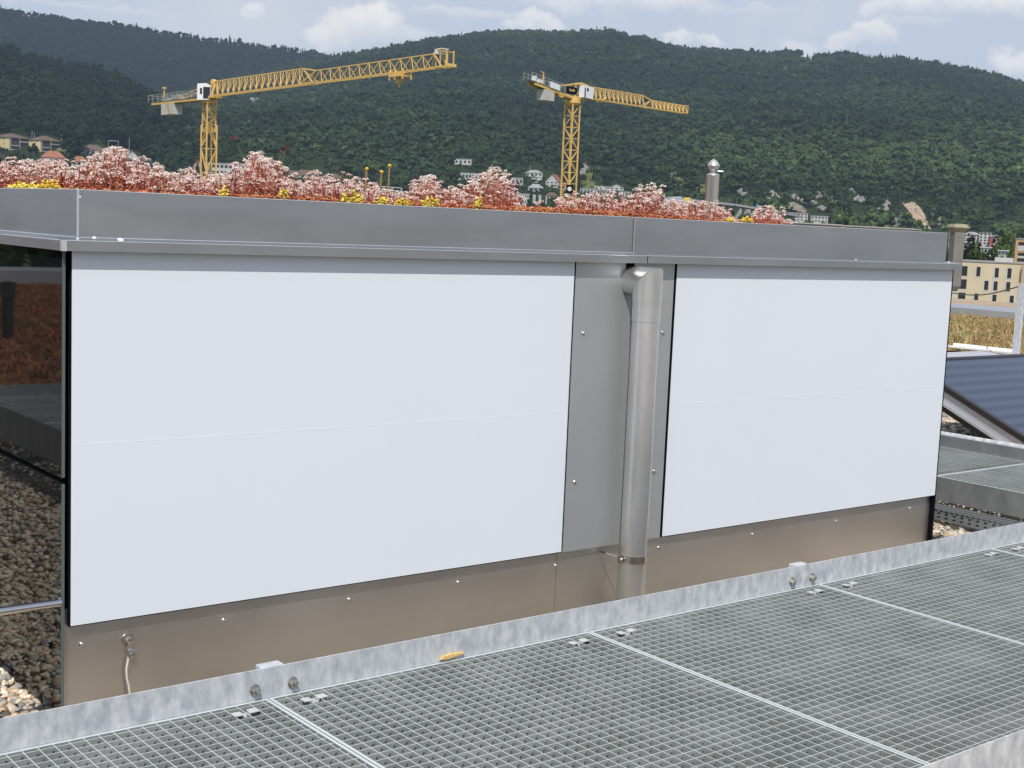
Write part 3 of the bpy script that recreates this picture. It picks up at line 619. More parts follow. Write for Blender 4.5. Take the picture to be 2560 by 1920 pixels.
M['redsedum'] = mat('red_sedum_soil', (.28, .10, .05), .95, 0, .1, col2=(.16, .075, .04), vscale=1.1, bump=.03, bscale=14)
bumpy(14.72, 21.85, 2.2, 24, .12, .06, .06, 'meadow_bed', M['meadow'])
bumpy(-13.5, 13.0, 9.3, 23.1, .2, .03, .05, 'sedum_bed', M['redsedum'])
def tufts(n, x0, x1, y0, y1, z, h0, h1, cols, wts, nb=5, wid=.012, spread=.06):
    P = np.stack([rng.uniform(x0, x1, n), rng.uniform(y0, y1, n)], 1)
    cl_ = np.sin(P[:, 0] * 1.3 + 2) * np.sin(P[:, 1] * 1.9 + 1) + .5 * rng.standard_normal(n)
    ci = np.clip(((cl_ + 1.2) / 2.4 * len(cols)).astype(int), 0, len(cols) - 1); ci = np.where(rng.random(n) < .35, rng.choice(len(cols), n, p=wts), ci)
    c = np.array(cols)[ci] * np.exp(.2 * rng.standard_normal((n, 1)))
    N_ = n * nb; base = np.repeat(P, nb, 0) + rng.normal(0, spread * .4, (N_, 2)); h = rng.uniform(h0, h1, N_); tip = base + rng.normal(0, spread, (N_, 2)); a = rng.uniform(0, np.pi, N_)
    V = np.zeros((N_, 3, 3)); V[:, 0, :2] = base + wid * np.stack([np.cos(a), np.sin(a)], 1); V[:, 1, :2] = base - wid * np.stack([np.cos(a), np.sin(a)], 1); V[:, :2, 2] = z; V[:, 2, :2] = tip; V[:, 2, 2] = z + h
    return V.reshape(-1, 3), np.arange(N_ * 3).reshape(-1, 3), np.repeat(np.repeat(c, nb, 0), 3, 0)
MC = [(.34, .20, .10), (.40, .27, .13), (.44, .34, .17), (.30, .28, .11), (.20, .23, .08)]
V, T, c = merge([tufts(15000, 14.75, 21.8, 7.0, 17, .05, .015, .075, MC, [.25, .25, .25, .15, .1], 5, .016, .05), tufts(500, 14.75, 21.8, 7.0, 17, .05, .08, .22, [(.35, .33, .14), (.50, .44, .24)], [.5, .5], 4, .007, .05)])
tag(link_mesh('meadow_grass', np_mesh('meadow_grass', V, T, c), M['plant']), 'dry brown and olive grass on the meadow roof at the right', 'grass', kind='stuff')
SCOL = [(.34, .11, .06), (.28, .09, .05), (.40, .17, .08), (.25, .13, .07), (.22, .16, .07)]
V, T, c = tufts(16000, -7.5, 1.4, 9.3, 22.5, .02, .03, .09, SCOL, [.3, .3, .2, .1, .1], 5, .016, .05)
tag(link_mesh('red_sedum', np_mesh('red_sedum', V, T, c), M['plant']), 'rusty red sedum field seen mirrored in the dark glass', 'sedum', kind='stuff')
bp_ = on_z(20, 860, 0.0); bxm = 2 * GX - bp_[0]
bo = thing('roof_bollard', 'short dark bollard seen mirrored in the dark glass among the red sedum', 'bollard', (bxm, bp_[1], 0))
hb = .62
MB().lathe((bxm, bp_[1], 0), [(.06, -.05), (.06, hb * .7), (.045, hb * .72), (.075, hb * .74), (.075, hb * .98), (.03, hb)], 14).build('bollard_body', M['frame'], bo)
MB().box((bxm + .02, bp_[1] - .11, hb * .76), (bxm + .1, bp_[1] - .07, hb * .9)).build('bollard_bracket', M['frame'], bo)
# ------------------------------------------------------------------ land: plain, hills (real distances, heights from the skyline)
def azt(u, v):
    r = ray(u, v); return math.atan2(r[0], r[1]), r[2] / math.hypot(r[0], r[1])
def curve(pts):
    a = np.array([azt(u, v) for u, v in pts]); o = np.argsort(a[:, 0]); a = a[o]
    return lambda az: np.interp(az, a[:, 0], a[:, 1])
RM = curve([(-500, 430), (0, 335), (200, 285), (300, 262), (430, 228), (560, 196), (700, 166), (780, 146), (830, 137), (861, 135), (925, 123), (988, 112), (1083, 93), (1162, 84), (1184, 78), (1240, 75), (1289, 72), (1340, 74), (1382, 76), (1417, 78), (1461, 74), (1534, 72), (1566, 84), (1620, 92), (1667, 108), (1715, 117), (1803, 120), (1819, 122), (1940, 126), (2005, 126), (2018, 133), (2066, 133), (2126, 127), (2176, 141), (2249, 139), (2328, 149), (2404, 164), (2493, 180), (2560, 201), (2800, 262), (3100, 330)])
VIL = curve([(-500, 395), (0, 403), (300, 405), (700, 432), (1000, 462), (1300, 475), (1500, 492), (1700, 506), (2000, 545), (2200, 566), (2560, 594), (3100, 640)])
RN = curve([(-500, 40), (0, 104), (51, 123), (95, 139), (158, 158), (228, 164), (272, 183), (304, 187), (332, 203), (364, 222), (411, 248), (459, 272), (520, 310), (580, 350), (640, 395), (760, 440)])
RF = curve([(-500, -60), (0, 18), (104, 36), (174, 45), (272, 56), (396, 75), (506, 92), (579, 100), (700, 118), (716, 117), (792, 131), (900, 152), (1100, 190)])
AZ0, AZ1 = azt(-420, 500)[0], azt(3000, 600)[0]
DV, DR, DN, DF = 1180.0, 2900.0, 1750.0, 3500.0
def relief(x, y, s):
    return (np.sin(x / (210 * s) + 1.3 * np.sin(y / (330 * s))) + .6 * np.sin(y / (150 * s) + x / (260 * s) + 2) + .5 * np.sin(x / (83 * s) - y / (140 * s)) + .35 * np.sin(x / (47 * s) + y / (61 * s) + 1))
def h_main(az, d):
    zv = VIL(az) * DV + E; zr = RM(az) * DR + E - 12; t = np.clip((d - DV) / (DR - DV), 0, 1)
    up_ = zv + (zr - zv) * (t ** .97)
    z = np.where(d < DV, GROUND + (zv - GROUND) * np.clip((d - 640) / (DV - 640), 0, 1) ** 1.15, np.where(d <= DR, up_, zr - (d - DR) * .35))
    return z + 11 * relief(d * np.sin(az), d * np.cos(az), 1.0) * np.clip(t * (1 - t) * 4, 0, 1)
def h_near(az, d):
    zr = RN(az) * DN + E - 11; zf = VIL(az) * 1240 + E; t = np.clip((d - 1240) / (DN - 1240), 0, 1)
    return np.where(d <= DN, zf + (zr - zf) * t ** .9, zr - (d - DN) * .5) + 5 * relief(d * np.sin(az), d * np.cos(az), .5) * np.clip(t * (1 - t) * 4, 0, 1) - np.where(d < 1240, (1240 - d) * .25, 0)
def h_far(az, d):
    zr = RF(az) * DF + E - 10; t = np.clip((d - 2100) / (DF - 2100), 0, 1)
    return np.where(d <= DF, 40 + (zr - 40) * t ** 1.05, zr - (d - DF) * .3) + 14 * relief(d * np.sin(az), d * np.cos(az), 1.5) * np.clip(t * (1 - t) * 4, 0, 1)
def land(name, fn, a0, a1, ds, na, mt_):
    az = np.linspace(a0, a1, na); A, Dd = np.meshgrid(az, ds); Z = fn(A, Dd); V = np.stack([Dd * np.sin(A), Dd * np.cos(A), Z], -1).reshape(-1, 3)
    nd = len(ds); i = np.arange(na - 1)[None] + na * np.arange(nd - 1)[:, None]; T = np.stack([i, i + 1, i + na + 1, i + na], -1).reshape(-1, 4)
    o = link_mesh(name, np_mesh(name, V, T, None, True), mt_); o['kind'] = 'structure'; return o
M['hill'] = mat('forest_floor', (.034, .050, .022), 1, 0, 0, col2=(.022, .034, .017), vscale=.02)
M['plain'] = mat('valley_ground', (.08, .11, .045), 1, 0, 0, col2=(.13, .12, .09), vscale=.02)
land('hillside', h_main, AZ0, AZ1, np.concatenate([np.linspace(640, 1500, 40), np.linspace(1530, 2900, 60), [3000, 3300]]), 260, M['hill'])
land('near_hill', h_near, AZ0, azt(760, 450)[0], np.concatenate([np.linspace(1160, 1750, 50), [1800, 1950]]), 110, M['hill'])
land('far_ridge', h_far, AZ0, azt(1200, 300)[0], np.concatenate([np.linspace(2100, 3500, 60), [3700]]), 120, M['hill'])
g = MB(); g.add([(-4700, -4700, GROUND), (4700, -4700, GROUND), (4700, 4700, GROUND), (-4700, 4700, GROUND)], [(0, 1, 2, 3)]); g.build('ground', M['plain'])['kind'] = 'structure'
h_back = lambda az, d: GROUND + (130 + 45 * np.sin(az * 5) + 25 * np.sin(az * 11 + 1)) * np.clip((d - 1500) / 1500, 0, 1) * np.where(d > 3000, np.clip(1 - (d - 3000) / 1500, 0, 1), 1)
land('added_back_hills', h_back, 2.0, 2 * math.pi - .75, np.linspace(1400, 4500, 24), 160, M['hill'])  # unseen hill ring added behind the camera, darkens the rim's reflection
def h_all(az, d):
    return np.where((np.asarray(d) < 1750) & (np.asarray(d) > 1200), np.maximum(h_main(az, d), np.where(az < azt(600, 420)[0], h_near(az, d), -999)), h_main(az, d))
def hit(u, v, fn=h_all, d0=660, d1=2890):
    az, te = azt(u, v); ds = np.linspace(d0, d1, 3000); z = fn(az, ds); ok = (z - E) / ds >= te; k = np.argmax(ok); d = ds[k] if ok.any() else ds[-1]
    return np.array([d * math.sin(az), d * math.cos(az), float(fn(az, d))]), d
def proj(P):
    q = (P - np.array([0, 0, E])) @ RW; return CX + F * q[:, 0] / q[:, 2], CY + F * q[:, 1] / q[:, 2]
# bare places: (u, v, half width, half height)
GRASS = [(1468, 445, 14, 26), (1480, 475, 16, 10), (1690, 448, 9, 10), (1700, 462, 14, 7), (1758, 478, 10, 17), (1737, 466, 22, 6), (1690, 436, 10, 5), (1882, 133, 10, 5), (1732, 121, 9, 4),
         (156, 371, 9, 8), (2330, 600, 60, 10), (1657, 424, 8, 6)]
ROCKP = [[(2252, 505), (2262, 512), (2274, 508), (2286, 507), (2300, 520), (2312, 538), (2318, 552), (2330, 566), (2329, 580), (2312, 578), (2290, 560), (2278, 545), (2268, 528), (2256, 514)],
         [(2222, 560), (2236, 545), (2250, 548), (2258, 562), (2240, 572), (2228, 570)], [(1965, 512), (1985, 506), (2005, 517), (2018, 530), (2014, 538), (1985, 530), (1965, 524)]]
ROCKS = [(1850, 484, 8, 4), (1858, 492, 10, 5), (1872, 500, 7, 5), (1926, 494, 12, 5), (1940, 503, 14, 6), (1955, 498, 10, 4), (1918, 508, 8, 5), (1990, 500, 8, 6), (1932, 487, 7, 3), (2044, 495, 12, 6), (2078, 504, 9, 4), (2088, 509, 8, 4), (2128, 486, 9, 5), (2136, 501, 8, 5), (2152, 505, 10, 6), (2172, 511, 11, 5),
         (2206, 512, 13, 5), (2218, 519, 10, 5), (2198, 527, 4, 6), (2214, 530, 7, 4), (2056, 528, 10, 4), (2034, 513, 8, 4), (2012, 508, 8, 5), (1970, 520, 8, 5), (632, 255, 14, 4), (1460, 425, 5, 9), (2348, 560, 4, 7), (1455, 440, 6, 5)]
def inpoly(u, v, poly):
    r = np.zeros(len(u), bool); n_ = len(poly)
    for i in range(n_):
        (x1, y1), (x2, y2) = poly[i], poly[(i + 1) % n_]
        c = ((y1 > v) != (y2 > v)) & (u < (x2 - x1) * (v - y1) / (y2 - y1 + 1e-9) + x1); r ^= c
    return r
HOUSES = []                                     # filled below: (u0,u1,vtop,vbase)
def house_rects(): return HOUSES
# ------------------------------------------------------------------ houses
def wallmat(name, c): return mat(name, c, .85, 0, .2, var=.08, vscale=.3)
WM = {'white': wallmat('white_render', (.50, .50, .49)), 'grey': wallmat('grey_render', (.36, .37, .37)), 'yellow': wallmat('yellow_render', (.66, .56, .30)), 'tan': wallmat('tan_render', (.45, .36, .26)),
      'dark': wallmat('dark_timber', (.07, .06, .055)), 'beige': wallmat('beige_render', (.60, .51, .36)), 'orange': wallmat('orange_render', (.50, .31, .17)), 'red': wallmat('red_render', (.36, .10, .10)), 'pink': wallmat('pink_render', (.45, .30, .26))}
RFM = {'brown': wallmat('brown_tiles', (.13, .095, .075)), 'red': wallmat('red_tiles', (.25, .10, .065)), 'grey': wallmat('grey_roof', (.30, .30, .30)), 'orange': wallmat('orange_tiles', (.30, .135, .08)), 'dark': wallmat('dark_tiles', (.075, .07, .068)), 'light': wallmat('light_roof', (.48, .50, .54))}
WIN = mat('window_pane', (.03, .035, .04), .12, 0, .5)
def house(u0, u1, vt, vb, wall, roof, kind, label, rows=1, cols=3, rf=.45, yaw=0.0, cat='house', group='houses on the hillside', dist=None, dep=.75, wfrac=.5, name='house', balc=False):
    uc = (u0 + u1) / 2
    if dist is None: b, d = hit(uc, vb)
    else: b = at(uc, vb, dist); d = dist
    sc = d / F; w = (u1 - u0) * sc; H = (vb - vt) * sc; dp = max(w * dep, 6)
    vx, vy = b[0], b[1]; n_ = math.hypot(vx, vy); ez = math.atan2(vy, vx) - math.pi / 2 + yaw
    ex = np.array([math.cos(ez), math.sin(ez), 0]); ey = np.array([-math.sin(ez), math.cos(ez), 0]); uz = np.array([0, 0, 1.0])
    o = thing(name, label, cat, tuple(b), 0, group); rh = H * rf if kind != 'flat' else 0; wh = H - rh
    P = lambda x, y, z: b + ex * x + ey * y + uz * z
    hw = w / 2; ov = .35
    if kind == 'flat':
        g = MB().prism([P(-hw, 0, -4), P(hw, 0, -4), P(hw, dp, -4), P(-hw, dp, -4)], uz * (H + 4)); g.build('wall', WM[wall], o)
        MB().prism([P(-hw - .3, -.3, H), P(hw + .3, -.3, H), P(hw + .3, dp + .3, H), P(-hw - .3, dp + .3, H)], uz * .35).build('roof', RFM[roof], o)
    elif kind == 'side':                       # ridge across the view
        g = MB().prism([P(-hw, 0, -4), P(-hw, dp, -4), P(-hw, dp, wh), P(-hw, dp / 2, H - .25), P(-hw, 0, wh)], ex * w); g.build('wall', WM[wall], o)
        g = MB()
        for s in (0, 1):
            ya_, yb_ = (-ov, dp / 2) if s == 0 else (dp + ov, dp / 2)
            g.prism([P(-hw - ov, ya_, wh - .2), P(-hw - ov, yb_, H), P(-hw - ov, yb_, H + .25), P(-hw - ov, ya_, wh + .05)], ex * (w + 2 * ov))
        r_ = g.build('roof', RFM[roof], o)
        MB().obox(P(hw * .4, dp * .62, H), ex * .35, ey * .35, uz * 1.1).build('chimney', WM['grey'], r_)
    elif kind == 'end':                        # gable towards us
        g = MB().prism([P(-hw, 0, -4), P(hw, 0, -4), P(hw, 0, wh), P(0, 0, H - .2), P(-hw, 0, wh)], ey * dp); g.build('wall', WM[wall], o)
        g = MB()
        for s in (-1, 1):
            g.prism([P(s * (hw + ov), -.5, wh - .3), P(0, -.5, H), P(0, -.5, H + .28), P(s * (hw + ov), -.5, wh)], ey * (dp + 1))
        g.build('roof', RFM[roof], o)
    else:                                      # hipped
        g = MB().prism([P(-hw, 0, -4), P(hw, 0, -4), P(hw, dp, -4), P(-hw, dp, -4)], uz * (wh + 4)); g.build('wall', WM[wall], o)
        k = min(hw, dp / 2) * .8; a = [P(-hw - .5, -.5, wh), P(hw + .5, -.5, wh), P(hw + .5, dp + .5, wh), P(-hw - .5, dp + .5, wh), P(-hw + k, dp / 2, H), P(hw - k, dp / 2, H)]
        MB().add(a, [(0, 1, 5, 4), (1, 2, 5), (2, 3, 4, 5), (3, 0, 4), (3, 2, 1, 0)]).build('roof', RFM[roof], o)
    if rows and cols:
        for r in range(rows):
            for c in range(cols):
                x = -hw + w * (c + .5) / cols; z = wh * (r + .55) / rows; ww_ = w / cols * wfrac; hh = wh / rows * .46
                MB().prism([P(x - ww_ / 2, -.12, z - hh / 2), P(x + ww_ / 2, -.12, z - hh / 2), P(x + ww_ / 2, -.12, z + hh / 2), P(x - ww_ / 2, -.12, z + hh / 2)], ey * .1).build('window', WIN, o)
            if balc:
                z = wh * (r + .18) / rows; MB().prism([P(-hw, -.9, z), P(hw, -.9, z), P(hw, -.9, z + wh / rows * .28), P(-hw, -.9, z + wh / rows * .28)], ey * .85).build('balcony', WM['white'], o)
    HOUSES.append((u0, u1, vt, vb)); return o
def twoface(u0, uc, u1, vt, vb, label):
    """apartment block seen over its corner: sunlit yellow end, dark balcony front"""
    b, d = hit(uc, vb); sc = d / F; H = (vb - vt) * sc; rh = H * .30; wh = H - rh
    ez = math.atan2(b[1], b[0]) - math.pi / 2; th = math.radians(36)
    ex = np.array([math.cos(ez + th), math.sin(ez + th), 0]); ey = np.array([-math.sin(ez + th), math.cos(ez + th), 0]); uz = np.array([0, 0, 1.0])
    w = (u1 - uc) * sc / math.cos(th); dp = (uc - u0) * sc / math.sin(th)
    P = lambda x, y, z: b + ex * x + ey * y + uz * z
    o = thing('apartment_block', label, 'apartment block', tuple(b), 0, 'yellow apartment blocks on the slope')
    MB().prism([P(0, 0, -5), P(w, 0, -5), P(w, dp, -5), P(0, dp, -5)], uz * (wh + 5)).build('wall', WM['yellow'], o)
    MB().prism([P(.6, -.25, .3), P(w - .4, -.25, .3), P(w - .4, -.25, wh - .2), P(.6, -.25, wh - .2)], ey * .2).build('balcony_front', WM['dark'], o)
    for r in range(3):
        z = wh * r / 3 + .3
        for (xa_, xb_) in ((.05, .42), (.50, .97)):
            if (r + (xa_ > .3)) % 3 == 2: continue
            MB().prism([P(w * xa_, -1.2, z), P(w * xb_, -1.2, z), P(w * xb_, -1.2, z + .9), P(w * xa_, -1.2, z + .9)], ey * .25).build('balcony', WM['grey'], o)
    for x in (.04, .48, .97): MB().bar(P(w * x, -1.1, 0), P(w * x, -1.1, wh), .35).build('balcony_post', WM['white'], o)
    for r in range(3):
        for y in (.3, .7): MB().prism([P(-.1, dp * y - .5, wh * (r + .4) / 3), P(-.1, dp * y + .5, wh * (r + .4) / 3), P(-.1, dp * y + .5, wh * (r + .75) / 3), P(-.1, dp * y - .5, wh * (r + .75) / 3)], ex * .08).build('window', WIN, o)
    k = dp * .45; a = [P(-.8, -1.4, wh), P(w + .6, -1.4, wh), P(w + .6, dp + .6, wh), P(-.8, dp + .6, wh), P(k, dp / 2, H), P(w - k, dp / 2, H)]
    MB().add(a, [(0, 1, 5, 4), (1, 2, 5), (2, 3, 4, 5), (3, 0, 4), (3, 2, 1, 0)]).build('roof', RFM['brown'], o); HOUSES.append((u0, u1, vt, vb))
twoface(-14, 23, 68, 334, 376, 'yellow apartment block with dark balconies cut by the left edge of the photo')
twoface(74, 101, 146, 341, 380, 'yellow apartment block with dark balconies, the second from the left edge')
house(106, 160, 379, 411, 'pink', 'orange', 'hip', 'house with bright orange tiled roof below the yellow apartment blocks', 1, 4, .5)
house(-8, 16, 381, 408, 'dark', 'dark', 'end', 'small dark timber gable house at the left edge', 1, 2, .5)
house(84, 116, 403, 424, 'tan', 'brown', 'end', 'brown roofed house just above the pink flowers near the left edge', 1, 2, .55)
house(181, 216, 392, 415, 'white', 'orange', 'hip', 'low house with orange hipped roof left of the tall pink flowers', 1, 3, .55)
house(206, 260, 363, 384, 'grey', 'brown', 'hip', 'long house with flat brown roof under the railway masts', 1, 5, .6)
house(246, 318, 372, 392, 'white', 'brown', 'side', 'long brown roofed house behind the tall pink flower clump', 1, 5, .6)
house(308, 352, 378, 406, 'white', 'brown', 'end', 'house with white gable and steep brown roof right of the tall pink flowers', 1, 3, .62, yaw=.5)
house(312, 376, 402, 420, 'dark', 'grey', 'flat', 'dark terrace house with white balcony rails left of the left crane', 1, 5, .4, balc=True)
house(484, 503, 400, 428, 'pink', 'red', 'end', 'red brown gable house touching the left crane mast', 1, 1, .5)
house(520, 610, 411, 440, 'white', 'light', 'flat', 'long white flat roofed block with window bands behind the left crane', 2, 9, .4, wfrac=.7, name='long_block', cat='block')
house(724, 762, 428, 444, 'grey', 'brown', 'side', 'brown roofed house, left one of the pair above the flowers mid left', 1, 3, .55)
house(752, 797, 426, 446, 'white', 'brown', 'side', 'brown roofed house with white wall, right one of the pair mid left', 1, 3, .45)
house(803, 856, 434, 452, 'tan', 'brown', 'hip', 'flat brown roofed house left of the three yellow buds', 1, 4, .6)
house(1136, 1178, 399, 412, 'white', 'light', 'flat', 'lone white villa high on the wooded slope', 1, 4, .3)
house(1146, 1212, 434, 450, 'white', 'light', 'flat', 'long white terrace building left of the tall pink clump in the middle', 1, 8, .3, wfrac=.7)
house(1278, 1307, 446, 463, 'grey', 'light', 'flat', 'grey flat roofed house right of the tall pink clump', 1, 3, .3)
house(1314, 1356, 425, 442, 'white', 'grey', 'hip', 'white villa with pole beside it, left of the right crane', 1, 4, .45)
house(1362, 1396, 437, 468, 'white', 'red', 'end', 'white house with steep red roof left of the right crane', 2, 3, .55, yaw=-.45)
house(1320, 1358, 460, 480, 'grey', 'grey', 'hip', 'grey hipped house below the white villa', 1, 3, .5)
house(1330, 1353, 446, 457, 'grey', 'grey', 'side', 'small grey house between villa and grey hipped house', 1, 2, .5)
house(1398, 1416, 459, 474, 'white', 'red', 'side', 'small red roofed house touching the right crane mast', 1, 1, .5)
house(1298, 1322, 486, 512, 'white', 'light', 'flat', 'white block with dark bays just above the orange sedum', 2, 4, .3, name='white_block', cat='block')
house(1364, 1394, 481, 496, 'tan', 'brown', 'hip', 'low brown roofed house left of the clock on the crane', 1, 3, .6)
house(1450, 1500, 472, 490, 'grey', 'grey', 'flat', 'grey flat roofed row house right of the right crane mast', 1, 6, .3)
house(1486, 1524, 468, 488, 'white', 'light', 'flat', 'white terraced flats right of the grey row house', 2, 4, .3, wfrac=.7, balc=True)
house(1524, 1558, 461, 480, 'white', 'grey', 'end', 'white gabled villa with glazed side above the terraced flats', 2, 3, .4)
house(1546, 1578, 480, 496, 'grey', 'grey', 'flat', 'low grey building below the white gabled villa', 1, 4, .3)
house(1972, 2018, 533, 553, 'white', 'light', 'flat', 'white three storey block, left one beside the right end of the sedum', 3, 5, .3, name='white_block', cat='block', dist=1080)
house(2027, 2069, 541, 557, 'white', 'light', 'flat', 'white low block, right one above the concrete upstand', 2, 5, .3, name='white_block', cat='block', dist=1080)
house(2008, 2027, 121, 133, 'tan', 'light', 'side', 'tiny pale house standing on the ridge skyline', 1, 2, .5)
house(2372, 2384, 578, 606, 'white', 'grey', 'flat', 'white apartment block half hidden behind the stone chimney', 4, 2, .3, name='white_block', cat='apartment block', dist=860)
house(2408, 2447, 580, 612, 'white', 'grey', 'hip', 'white apartment block with grey hipped roof right of the stone chimney', 4, 5, .22, name='white_block', cat='apartment block', dist=860)
house(2447, 2476, 583, 612, 'white', 'grey', 'flat', 'white apartment block with dark window columns beside the red wall', 4, 3, .2, name='white_block', cat='apartment block', dist=850)
house(2473, 2482, 592, 612, 'red', 'grey', 'flat', 'narrow red walled block between the white blocks', 0, 0, .2, name='red_block', cat='apartment block', dist=845)
house(2478, 2492, 589, 606, 'white', 'light', 'flat', 'small white block right of the red wall', 2, 2, .2, name='white_block', cat='apartment block', dist=870)
house(2452, 2476, 620, 634, 'white', 'light', 'flat', 'white flat roofed pavilion among the trees at the right', 1, 3, .2, dist=420, cat='pavilion', name='pavilion')
house(2496, 2518, 628, 640, 'grey', 'light', 'flat', 'low grey roofed pavilion below the light green tree', 1, 3, .2, dist=430, cat='pavilion', name='pavilion')
# pale crane-mounted works: hall roof, sign, viaduct, masts
def quad(name, pts, th, m_, label, cat): o = MB().prism(pts, th).build(name, m_); tag(o, label, cat); return o
hp = [at(1661, 512, 620), at(1672, 492, 620), at(1702, 491, 625), at(1712, 499, 625), at(1724, 514, 625), at(1722, 545, 625), at(1661, 545, 620)]
hh = thing('grey_hall', 'grey metal roofed hall with slanting end behind the sedum', 'hall', tuple(hp[-1]))
MB().prism(hp, RW[:, 2] * 18 + np.array([0, 0, 2.1])).build('hall_body', M['zinc'], hh)
MB().bar(at(1680, 493, 618), at(1704, 519, 618), .5, .5).build('roof_edge', WM['white'], hh)
MB().bar(at(1716, 520, 640), at(1716, 545, 640), .3).build('pole', M['cgrey'], None); tag(bpy.data.objects['pole'], 'thin pole under the yellow board', 'pole')
MB().obox(at(1717, 499, 640), RW[:, 0] * 1.25, np.array([RW[0, 2], RW[1, 2], 0]) * .06, (0, 0, 1.05)).build('yellow_board', mat('yellow_board', (.75, .50, .03), .6)); tag(bpy.data.objects['yellow_board'], 'plain yellow board standing right of the grey hall', 'board')
MB().bar(at(1726, 495, 640), at(1726, 540, 640), .55).build('white_pole', WM['white']); tag(bpy.data.objects['white_pole'], 'white pole right of the yellow board', 'pole')
br = thing('road_viaduct', 'grey road viaduct on slab piers at the foot of the rocks', 'viaduct', tuple(at(1840, 530, 950)))
dk = [at(u, v, d) for (u, v, d) in ((1690, 497, 940), (1760, 504, 940), (1830, 512, 945), (1905, 524, 955), (1990, 541, 980))]
g = MB()
for a, b_ in zip(dk[:-1], dk[1:]): g.bar(a, b_ + (b_ - a) * .004, 9, 1.5)
g.build('deck', mat('viaduct_concrete', (.30, .30, .31), .9, 0, .2, var=.1, vscale=.3), br)
for (u, v) in ((1770, 506), (1797, 510), (1819, 513), (1846, 517), (1868, 520), (1890, 524)):
    p = at(u, v, 946); MB().box((p[0] - .9, p[1] - 2.5, GROUND + 5), (p[0] + .9, p[1] + 2.5, p[2] - .9)).build('pier', M['concrete'], br)
MB().bar(at(1800, 552, 930), at(1985, 556, 930), 3, 2.4).build('retaining_wall', WM['tan']); tag(bpy.data.objects['retaining_wall'], 'tan retaining wall below the viaduct', 'wall')
tp = at(1893, 513, 940)
ts = thing('road_sign', 'small teal road sign on a pole above the viaduct', 'road sign', tuple(at(1893, 524, 940)))
MB().obox(tp, RW[:, 0] * 1.0, np.array([RW[0, 2], RW[1, 2], 0]) * .06, (0, 0, .85)).build('sign_board', mat('teal_sign', (.02, .25, .24), .6), ts)
MB().bar(at(1893, 516, 940), at(1893, 526, 940), .18).build('sign_pole', M['cgrey'], ts)
for (u, va, vb, lab) in ((80, 326, 344, 'railway mast above the second yellow block, left of the pair'), (86, 332, 345, 'railway mast above the second yellow block, right of the pair'), (154, 334, 362, 'railway mast right of the yellow blocks'), (323, 346, 380, 'lone railway mast right of the portal'),
                         (1324, 414, 432, 'thin pole beside the white villa'), (2191, 534, 562, 'thin pale pole behind the concrete upstand')):
    p, d = hit(u, vb); q = at(u, va, 1.0) - np.array([0, 0, E]); q = q / math.hypot(q[0], q[1]) * math.hypot(p[0], p[1]) + np.array([0, 0, E])
    tag(MB().bar(p, (p[0], p[1], q[2]), .32).build('mast_pole', M['cgrey']), lab, 'mast')
pa, d = hit(271, 374); pb_, d2 = hit(296, 374); zt = (pa[2] + 21 * d / F)
po_ = thing('railway_portal', 'grey railway catenary portal above the long brown roof', 'portal', tuple(pa))
for p in (pa, pb_): MB().bar(p, (p[0], p[1], zt), .35).build('portal_post', M['cgrey'], po_)
MB().bar((pa[0], pa[1], zt), (pb_[0], pb_[1], zt), .45).build('portal_beam', M['cgrey'], po_)
fa = [at(u, v, 700) for u, v in ((938, 465), (1004, 470))]
fr = thing('white_railing', 'white steel frame railing behind the three yellow buds', 'frame', tuple(fa[0]))
for s in (0, .33, .66, 1): p = fa[0] + (fa[1] - fa[0]) * s; MB().bar(p, p - np.array([0, 0, 4.0]), .4).build('railing_post', WM['white'], fr)
MB().bar(fa[0], fa[1], .4).build('railing_beam', WM['white'], fr); MB().bar(fa[0] - np.array([0, 0, 1.6]), fa[1] - np.array([0, 0, 1.6]), .3).build('railing_beam', WM['white'], fr)
fa = [at(u, v, 700) for u, v in ((1334, 486), (1366, 489))]
fr = thing('white_railing', 'row of white posts above the orange sedum left of the right crane', 'frame', tuple(fa[0]))
for s in (0, .12, .45, .55, 1): p = fa[0] + (fa[1] - fa[0]) * s; MB().bar(p, p - np.array([0, 0, 4.5]), .5).build('railing_post', WM['white'], fr)
